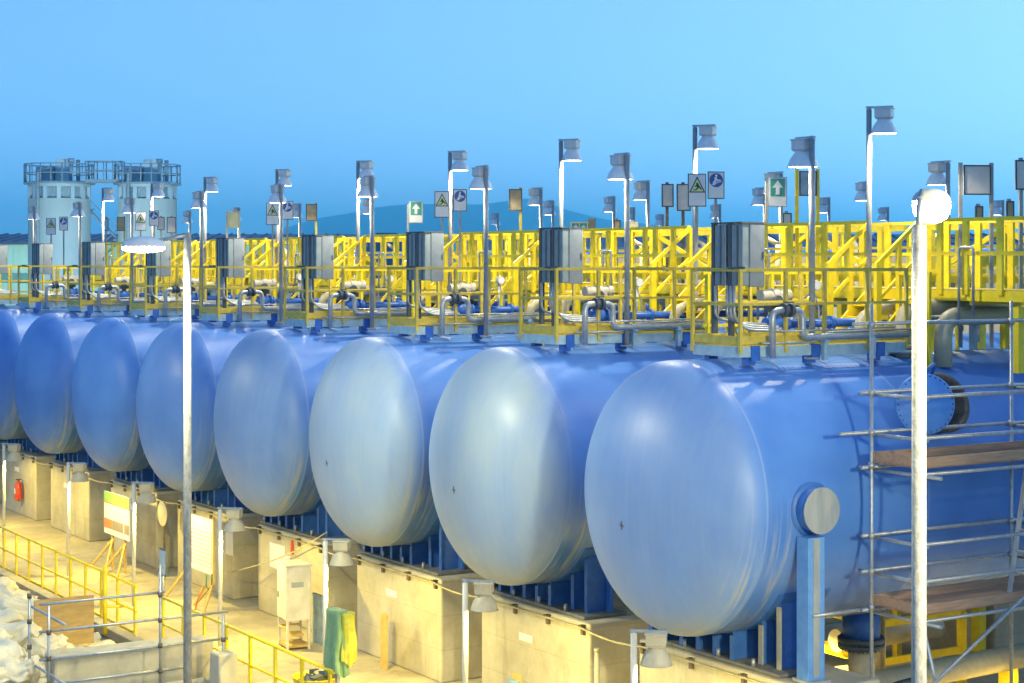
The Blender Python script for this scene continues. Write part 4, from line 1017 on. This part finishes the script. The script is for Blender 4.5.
def board(px, py0, py1, wpx, X, face, label, legs=1, legm='pole', ry=-25, edge='dark', name='sign_board', zf=6.3):
    Y = onx(px, X); d = dep(X, Y); zt, zb = zat(py0, X, Y), zat(py1, X, Y); w = wpx * d / FPX / .98; h = zt - zb
    t = thing(name, label, 'sign board', (X, Y, zf), rad(ry), 'boards seen above the catwalk')
    b = MB()
    xs = {1: (0,), 2: (-w / 2 - .03, w / 2 + .03), 3: (w / 2 - .03,), 4: (-w / 2 + .03,)}[legs]
    for x in xs:
        b = MB(); b.box((x, .05, (zt - zf) / 2 + .02), (.06, .05, zt - zf + .04)); b.build('post', M[legm], t)
    b = MB(); b.box((0, 0, zt - zf - h / 2), (w, .03, h)); b.build('panel', M[face], t)
    b = MB()
    for z in (zt - zf - .012, zb - zf + .012): b.box((0, -.018, z), (w, .012, .024))
    for x in (-w / 2 + .012, w / 2 - .012): b.box((x, -.018, zt - zf - h / 2), (.024, .012, h - .05))
    b.split('rim', M[edge], t)
    return t
board(808, 171, 196, 18, 22.6, 'bluebox', 'large blue grey board between yellow posts behind the nearest platform', 2, 'yellow')
board(977, 165, 195, 28, 22.4, 'sggrey', 'large grey board between two posts right of the glaring street lamp', 2, 'pole')
board(1022, 160, 190, 14, 22.4, 'sggrey', 'grey board cut by the right edge of the photo', 1)
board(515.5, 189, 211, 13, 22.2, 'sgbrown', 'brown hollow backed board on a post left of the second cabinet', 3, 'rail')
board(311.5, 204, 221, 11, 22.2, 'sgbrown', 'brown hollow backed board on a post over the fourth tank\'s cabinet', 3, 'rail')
board(667.5, 184, 207, 12, 23, 'sggrey', 'grey sign back on a centre post, left one of the pair', 1, 'rust')
board(683.5, 184, 211, 14, 23.1, 'sggrey', 'grey sign back on a centre post, right one of the pair', 1, 'rust')
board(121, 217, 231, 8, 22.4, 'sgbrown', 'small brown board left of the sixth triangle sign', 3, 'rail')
board(106, 218, 231, 5, 22.4, 'frame', 'small teal board on a post beside the left silo', 1)
board(161, 217, 230, 7, 22.9, 'sggrey', 'small grey board directly right of a round blue sign', 1)
board(171.5, 217, 233, 9, 22.9, 'sggrey', 'small grey board in front of the right silo, rightmost there', 1)
board(233, 212, 228, 10, 22.4, 'sglit', 'lit cream sign on two posts above the fifth cabinet', 2, 'white', edge='sglit')
board(633, 222, 234, 10, 23, 'sglit', 'lit cream sign low behind the catwalk near the middle', 1, 'white', edge='sglit')
board(617, 220, 233, 7, 23, 'sgbrown', 'small brown sign back beside the low cream sign', 1)
board(787, 213, 228, 9, 24, 'sggrey', 'small pale sign back below the green arrow sign', 1)
board(979, 206, 220, 8, 24, 'sgbrown', 'small brown sign back under the large grey board', 1)
board(1010, 201, 220, 8, 24, 'sgbrown', 'narrow brown sign back near the right edge', 1)
X = 23.2; Y = onx(582, X)
t = thing('letter_sign', 'small white sign with green squares low above the second cabinet', 'sign', (X, Y, 6.3), rad(-25))
zt = zat(222, X, Y) - 6.3
b = MB(); b.box((0, .03, zt / 2), (.05, .04, zt)); b.build('post', M['pole'], t)
b = MB(); b.box((-.06, 0, zt - .11), (.40, .02, .22)); b.build('panel', M['sglit'], t)
b = MB(); b.box((.23, 0, zt - .07), (.18, .02, .30)); b.build('side_panel', M['sgbrown'], t)
flat('green_square', [(-.24, zt - .19), (-.08, zt - .19), (-.08, zt - .03), (-.24, zt - .03)], -.016, M['sggreen'], t)
flat('arrow', [(-.20, zt - .11), (-.13, zt - .05), (-.13, zt - .09), (-.10, zt - .09), (-.10, zt - .13), (-.13, zt - .13), (-.13, zt - .17)], -.02, M['sgwhite'], t)
flat('green_square', [(-.05, zt - .19), (.11, zt - .19), (.11, zt - .03), (-.05, zt - .03)], -.016, M['sggreen'], t)
flat('arrow', [(-.02, zt - .11), (.05, zt - .05), (.05, zt - .09), (.08, zt - .09), (.08, zt - .13), (.05, zt - .13), (.05, zt - .17)], -.02, M['sgwhite'], t)

# ------------------------------------------------------------------ far plant
def far_at(px, d): return c2w((px - 512) / FPX * d, d)
def zfar(py, d): return CAMZ - (py - HOR) * d / FPX
def silo(px, d, wpx, ytop, label):
    x, y = far_at(px, d); r = wpx * d / FPX / 2; h = zfar(ytop, d)
    t = thing('silo', label, 'silo', (x, y, -.1), -TH, 'twin silos behind the left of the row')
    b = MB(); b.lathe([(r, 0), (r, h - .9), (r + .01, h - .9)], (0, 0, 0), 'Z', 40, True, False); b.build('shell', M['silo'], t)
    b = MB(); b.lathe([(r * .9, h - .95), (r * .9, h)], (0, 0, 0), 'Z', 40, True, False); b.build('vent_band', mat('vent_grey', (.26, .40, .46), .6), t)
    b = MB(); b.lathe([(r, h), (r, h + .42), (r * .97, h + .44), (.02, h + .5)], (0, 0, 0), 'Z', 40, False, False); b.lathe([(r - .1, h), (r, h)], (0, 0, 0), 'Z', 40, False, False)
    for i in range(14):
        a = 2 * PI * i / 14; b.box((r * .95 * math.cos(a), r * .95 * math.sin(a), h - .45), (.3, .3, .95), a)
    b.build('roof_ring', M['silo'], t)
    b = MB()
    for i in range(20):
        a = 2 * PI * i / 20; b.cyl((r * 1.12 * math.cos(a), r * 1.12 * math.sin(a), h + .3), (r * 1.12 * math.cos(a), r * 1.12 * math.sin(a), h + 1.75), .05, n=6)
    for z in (1.05, 1.75):
        b.tube([(r * 1.12 * math.cos(2 * PI * i / 32), r * 1.12 * math.sin(2 * PI * i / 32), h + z) for i in range(33)], .05, 6)
    b.lathe([(r, h + .22), (r * 1.15, h + .22), (r * 1.15, h + .34), (r, h + .34)], (0, 0, 0), 'Z', 40, False, False)
    b.build('guardrail', M['silodark'], t)
    b = MB(); b.box((.3, .2, h + 1.3), (1.1, 1.0, 1.8)); b.build('filter_box', M['silo'], t)
    b = MB(); b.box((-1.0, -.2, h + 1.0), (1.3, 1.2, 1.1)); b.cyl((1.1, -.8, h + .4), (1.1, -.8, h + 2.0), .16, n=10).cyl((1.6, -.6, h + .4), (1.6, -.6, h + 2.1), .16, n=10).cyl((1.1, -.8, h + 1.9), (1.1, -.8, h + 2.2), .25, n=10); b.split('roof_equipment', M['silodark'], t)
    b = MB(); b.tube(bend([(-r * .45, -r * 1.0, 0), (-r * .45, -r * 1.0, h + 1.3), (-r * .1, -r * .6, h + 1.5)], .5), .13, 8); b.build('fill_pipe', M['silodark'], t)
    return t
DS = 140.
s1 = silo(59.5, DS, 61, 186, 'left pale blue silo with a railed roof'); s2 = silo(147.5, DS, 58, 186.5, 'right pale blue silo with a railed roof')
x, y = far_at(105, DS - 1)
t = thing('silo_bridge', 'railed footbridge joining the tops of the two silos', 'footbridge', (x, y, zfar(183, DS)), -TH)
b = MB(); b.box((0, 0, .1), (2.9, 1.0, .25)); b.build('deck', M['silodark'], t)
for sgn in (-.48, .48):
    b = MB()
    for i in range(5): b.cyl((-1.4 + .7 * i, sgn, .2), (-1.4 + .7 * i, sgn, 1.6), .045, n=6)
    for z in (.9, 1.6): b.cyl((-1.45, sgn, z), (1.45, sgn, z), .045, n=6)
    b.split('handrail', M['silodark'], t)
t = thing('silo_stair', 'dark zigzag stair tower climbing between the two silos', 'stair', (*far_at(104, DS + 1), -.1), -TH)
for i in range(5):
    z0 = i * 2.4; d = 1 if i % 2 else -1
    b = MB(); b.bar((-1.2 * d, 0, z0), (1.2 * d, 0, z0 + 2.4), .7, .12).bar((-1.2 * d, -.35, z0 + .95), (1.2 * d, -.35, z0 + 3.3), .05, .06); b.split('flight', M['silodark'], t)
    b = MB(); b.box((1.3 * d, 0, z0 + 2.4), (.9, 1.0, .1)); b.build('landing', M['silodark'], t)
for xx in (-1.7, 1.7):
    b = MB(); b.box((xx, .4, 6), (.12, .12, 12)); b.build('column', M['silodark'], t)
def shed(px0, px1, d, yr, ye, wallm, label, ribs, roofm='roofblue', depth=22):
    x, y = far_at((px0 + px1) / 2, d); L = (px1 - px0) * d / FPX; ze = zfar(ye, d); zr = zfar(yr, d)
    t = thing('industrial_shed', label, 'shed', (x, y, -.1), -TH)
    b = MB(); b.box((0, depth / 2, ze / 2), (L, depth, ze)); b.build('wall', M[wallm], t)
    b = MB(); n = int(L / ribs)
    for i in range(n): b.box((-L / 2 + ribs * (i + .5), -.05, ze / 2), (ribs * .45, .1, ze - .05))
    b.build('cladding_ribs', M[wallm], t)
    b = MB(); b.poly([(-L / 2 - .4, -.7, ze), (-L / 2 - .4, -.7, ze + .25), (-L / 2 - .4, depth / 2, zr + .6), (-L / 2 - .4, depth + .7, ze + .25), (-L / 2 - .4, depth + .7, ze)], (L + .8, 0, 0))
    for i in range(int(L / 1.2)): b.bar((-L / 2 + 1.2 * i, -.72, ze + .31), (-L / 2 + 1.2 * i, depth / 2, zr + .66), .18, .12)
    b.build('roof', M[roofm], t)
    return t, L, ze
t, L, ze = shed(-150, 345, 172, 237.5, 243.5, 'teal', 'long teal clad shed with a navy roof behind the silos', .6)
b = MB(); b.box((0, -.14, ze - 3.2), (L, .12, .9)); b.build('band', M['tealdark'], t)
t, L, ze = shed(470, 1180, 150, 238, 249, 'bwall', 'long low beige shed with a navy roof behind the yellow catwalk', 2.2)
for i in range(9):
    b = MB(); b.box((-L / 2 + 4 + i * 6.2, -.06, ze - 3.4), (2.6, .14, 3.0)); b.build('doorway', M['bwin'], t)
b = MB(); b.box((0, -.13, ze - 1.2), (L, .1, .25)); b.build('trim', M['yellow'], t)
t = thing('dark_building', 'dark flat roofed block below the hills left of centre', 'building', (*far_at(384, 420), -.1), -TH)
b = MB(); b.box((0, 5, zfar(234.5, 420) / 2), (8.2, 10, zfar(234.5, 420))); b.build('wall', M['roofblue'], t)
b = MB(); b.box((.4, 5, zfar(232.5, 420) - .4), (5, 7, .9)); b.build('roof', M['roofblue'], t)
# unseen low floodlights, added to brighten the silos and the sheds
def floodlight(px, d, tpx, td, tz, label, power, col):
    x, y = far_at(px, d); tx, ty = far_at(tpx, td); v = Vector((tx - x, ty - y, tz - 3.0)).normalized()
    t = thing('floodlight', label, 'floodlight', (x, y, -.1), 0, 'added yard floodlights far behind the tanks')
    b = MB(); b.cyl((0, 0, 0), (0, 0, 2.9), .05, n=8); b.build('post', M['galv'], t)
    q = v.to_track_quat('-Z', 'Y')
    b = MB(); b.box((0, 0, .06), (.5, .4, .12)); bmesh.ops.transform(b.bm, matrix=Matrix.Translation((0, 0, 3.1)) @ q.to_matrix().to_4x4(), verts=b.bm.verts); hs = b.build('housing', M['dark'], t)
    b = MB(); b.box((0, 0, -.006), (.44, .34, .01)); bmesh.ops.transform(b.bm, matrix=Matrix.Translation((0, 0, 3.1)) @ q.to_matrix().to_4x4(), verts=b.bm.verts); b.build('lens', M['lens'], hs)
    o = spot('bulb', t, Vector((0, 0, 3.1)) + v * .05, power, col, 120, .15, q.to_euler()); return t
floodlight(30, 118, 59, DS, 9, 'added floodlight aimed up at the left silo', 3600, (.9, 1, 1))
floodlight(165, 118, 147, DS, 9, 'added floodlight aimed up at the right silo', 3600, (.9, 1, 1))
floodlight(-20, 152, 0, 172, 4, 'added floodlight aimed at the teal shed by the left edge', 4000, (.9, 1, .85))
floodlight(235, 152, 230, 172, 4, 'added floodlight aimed at the teal shed right of the silos', 3000, (.9, 1, .85))
floodlight(560, 130, 570, 150, 4, 'added floodlight aimed at the beige shed near the middle', 4500, WHITE)
floodlight(760, 130, 770, 150, 4, 'added floodlight aimed at the beige shed, middle one of three', 4500, WHITE)
floodlight(960, 130, 950, 150, 4, 'added floodlight aimed at the beige shed at the right', 4500, WHITE)

# ------------------------------------------------------------------ evening haze over land
hb = MB(); hb.box((3200, 3700, 124), (8000, 9000, 252))
hm = bpy.data.materials.new('haze'); hm.use_nodes = True; hn = hm.node_tree; hn.nodes.clear()
ho = hn.nodes.new('ShaderNodeOutputMaterial'); hv = hn.nodes.new('ShaderNodeVolumePrincipled')
hv.inputs['Color'].default_value = (.30, .88, 1, 1); hv.inputs['Density'].default_value = 2.8e-4; hv.inputs['Anisotropy'].default_value = .86
hn.links.new(hv.outputs[0], ho.inputs['Volume'])
HZ = hb.build('haze', hm); HZ['kind'] = 'stuff'

# ------------------------------------------------------------------ sky, sun, camera
w = bpy.data.worlds.new('World'); S.world = w; w.use_nodes = True
nt = w.node_tree; bg = nt.nodes['Background']; sk = nt.nodes.new('ShaderNodeTexSky'); sk.sky_type = 'NISHITA'; sk.sun_disc = False
SUN_EL, SUN_AZ = rad(20), TH + rad(60)
sk.sun_elevation = SUN_EL; sk.sun_rotation = SUN_AZ; sk.air_density = .5; sk.dust_density = 1; sk.ozone_density = 10; sk.altitude = 0
gm = nt.nodes.new('ShaderNodeGamma'); gm.inputs[1].default_value = .6
tn = nt.nodes.new('ShaderNodeMix'); tn.data_type = 'RGBA'; tn.blend_type = 'MULTIPLY'; tn.inputs[0].default_value = 1
K = 3.33; tn.inputs[7].default_value = (.375 * K, .435 * K, .445 * K, 1)
nt.links.new(sk.outputs[0], gm.inputs[0]); nt.links.new(gm.outputs[0], tn.inputs[6]); nt.links.new(tn.outputs[2], bg.inputs[0]); bg.inputs[1].default_value = .15
sl = bpy.data.lights.new('sun', 'SUN'); sl.energy = .012; sl.angle = rad(12); sl.color = (1, .85, .7)
so = bpy.data.objects.new('sun', sl); COL.objects.link(so)
dirv = Vector((math.sin(SUN_AZ) * math.cos(SUN_EL), math.cos(SUN_AZ) * math.cos(SUN_EL), math.sin(SUN_EL)))
so.rotation_euler = dirv.to_track_quat('Z', 'Y').to_euler(); so.location = dirv * 50

cam = bpy.data.cameras.new('camera'); co = bpy.data.objects.new('camera', cam); COL.objects.link(co); S.camera = co
co.location = (0, 0, CAMZ); co.rotation_euler = (PI / 2, 0, -TH)
cam.sensor_width = 36; cam.lens = FPX * 36 / 1024; cam.shift_y = -(341.5 - HOR) / 1024
cam.clip_start = .1; cam.clip_end = 30000
S.view_settings.view_transform = 'Standard'; S.view_settings.look = 'None'; S.view_settings.gamma = 1
S.view_settings.exposure = 1.25
S.view_settings.use_curve_mapping = False
S.render.engine = 'CYCLES'
S.cycles.use_denoising = True
S.cycles.max_bounces = 6; S.cycles.diffuse_bounces = 3; S.cycles.glossy_bounces = 3; S.cycles.transmission_bounces = 2
S.cycles.sample_clamp_indirect = 4; S.cycles.volume_bounces = 4
S.cycles.use_light_tree = True
S.render.film_transparent = False
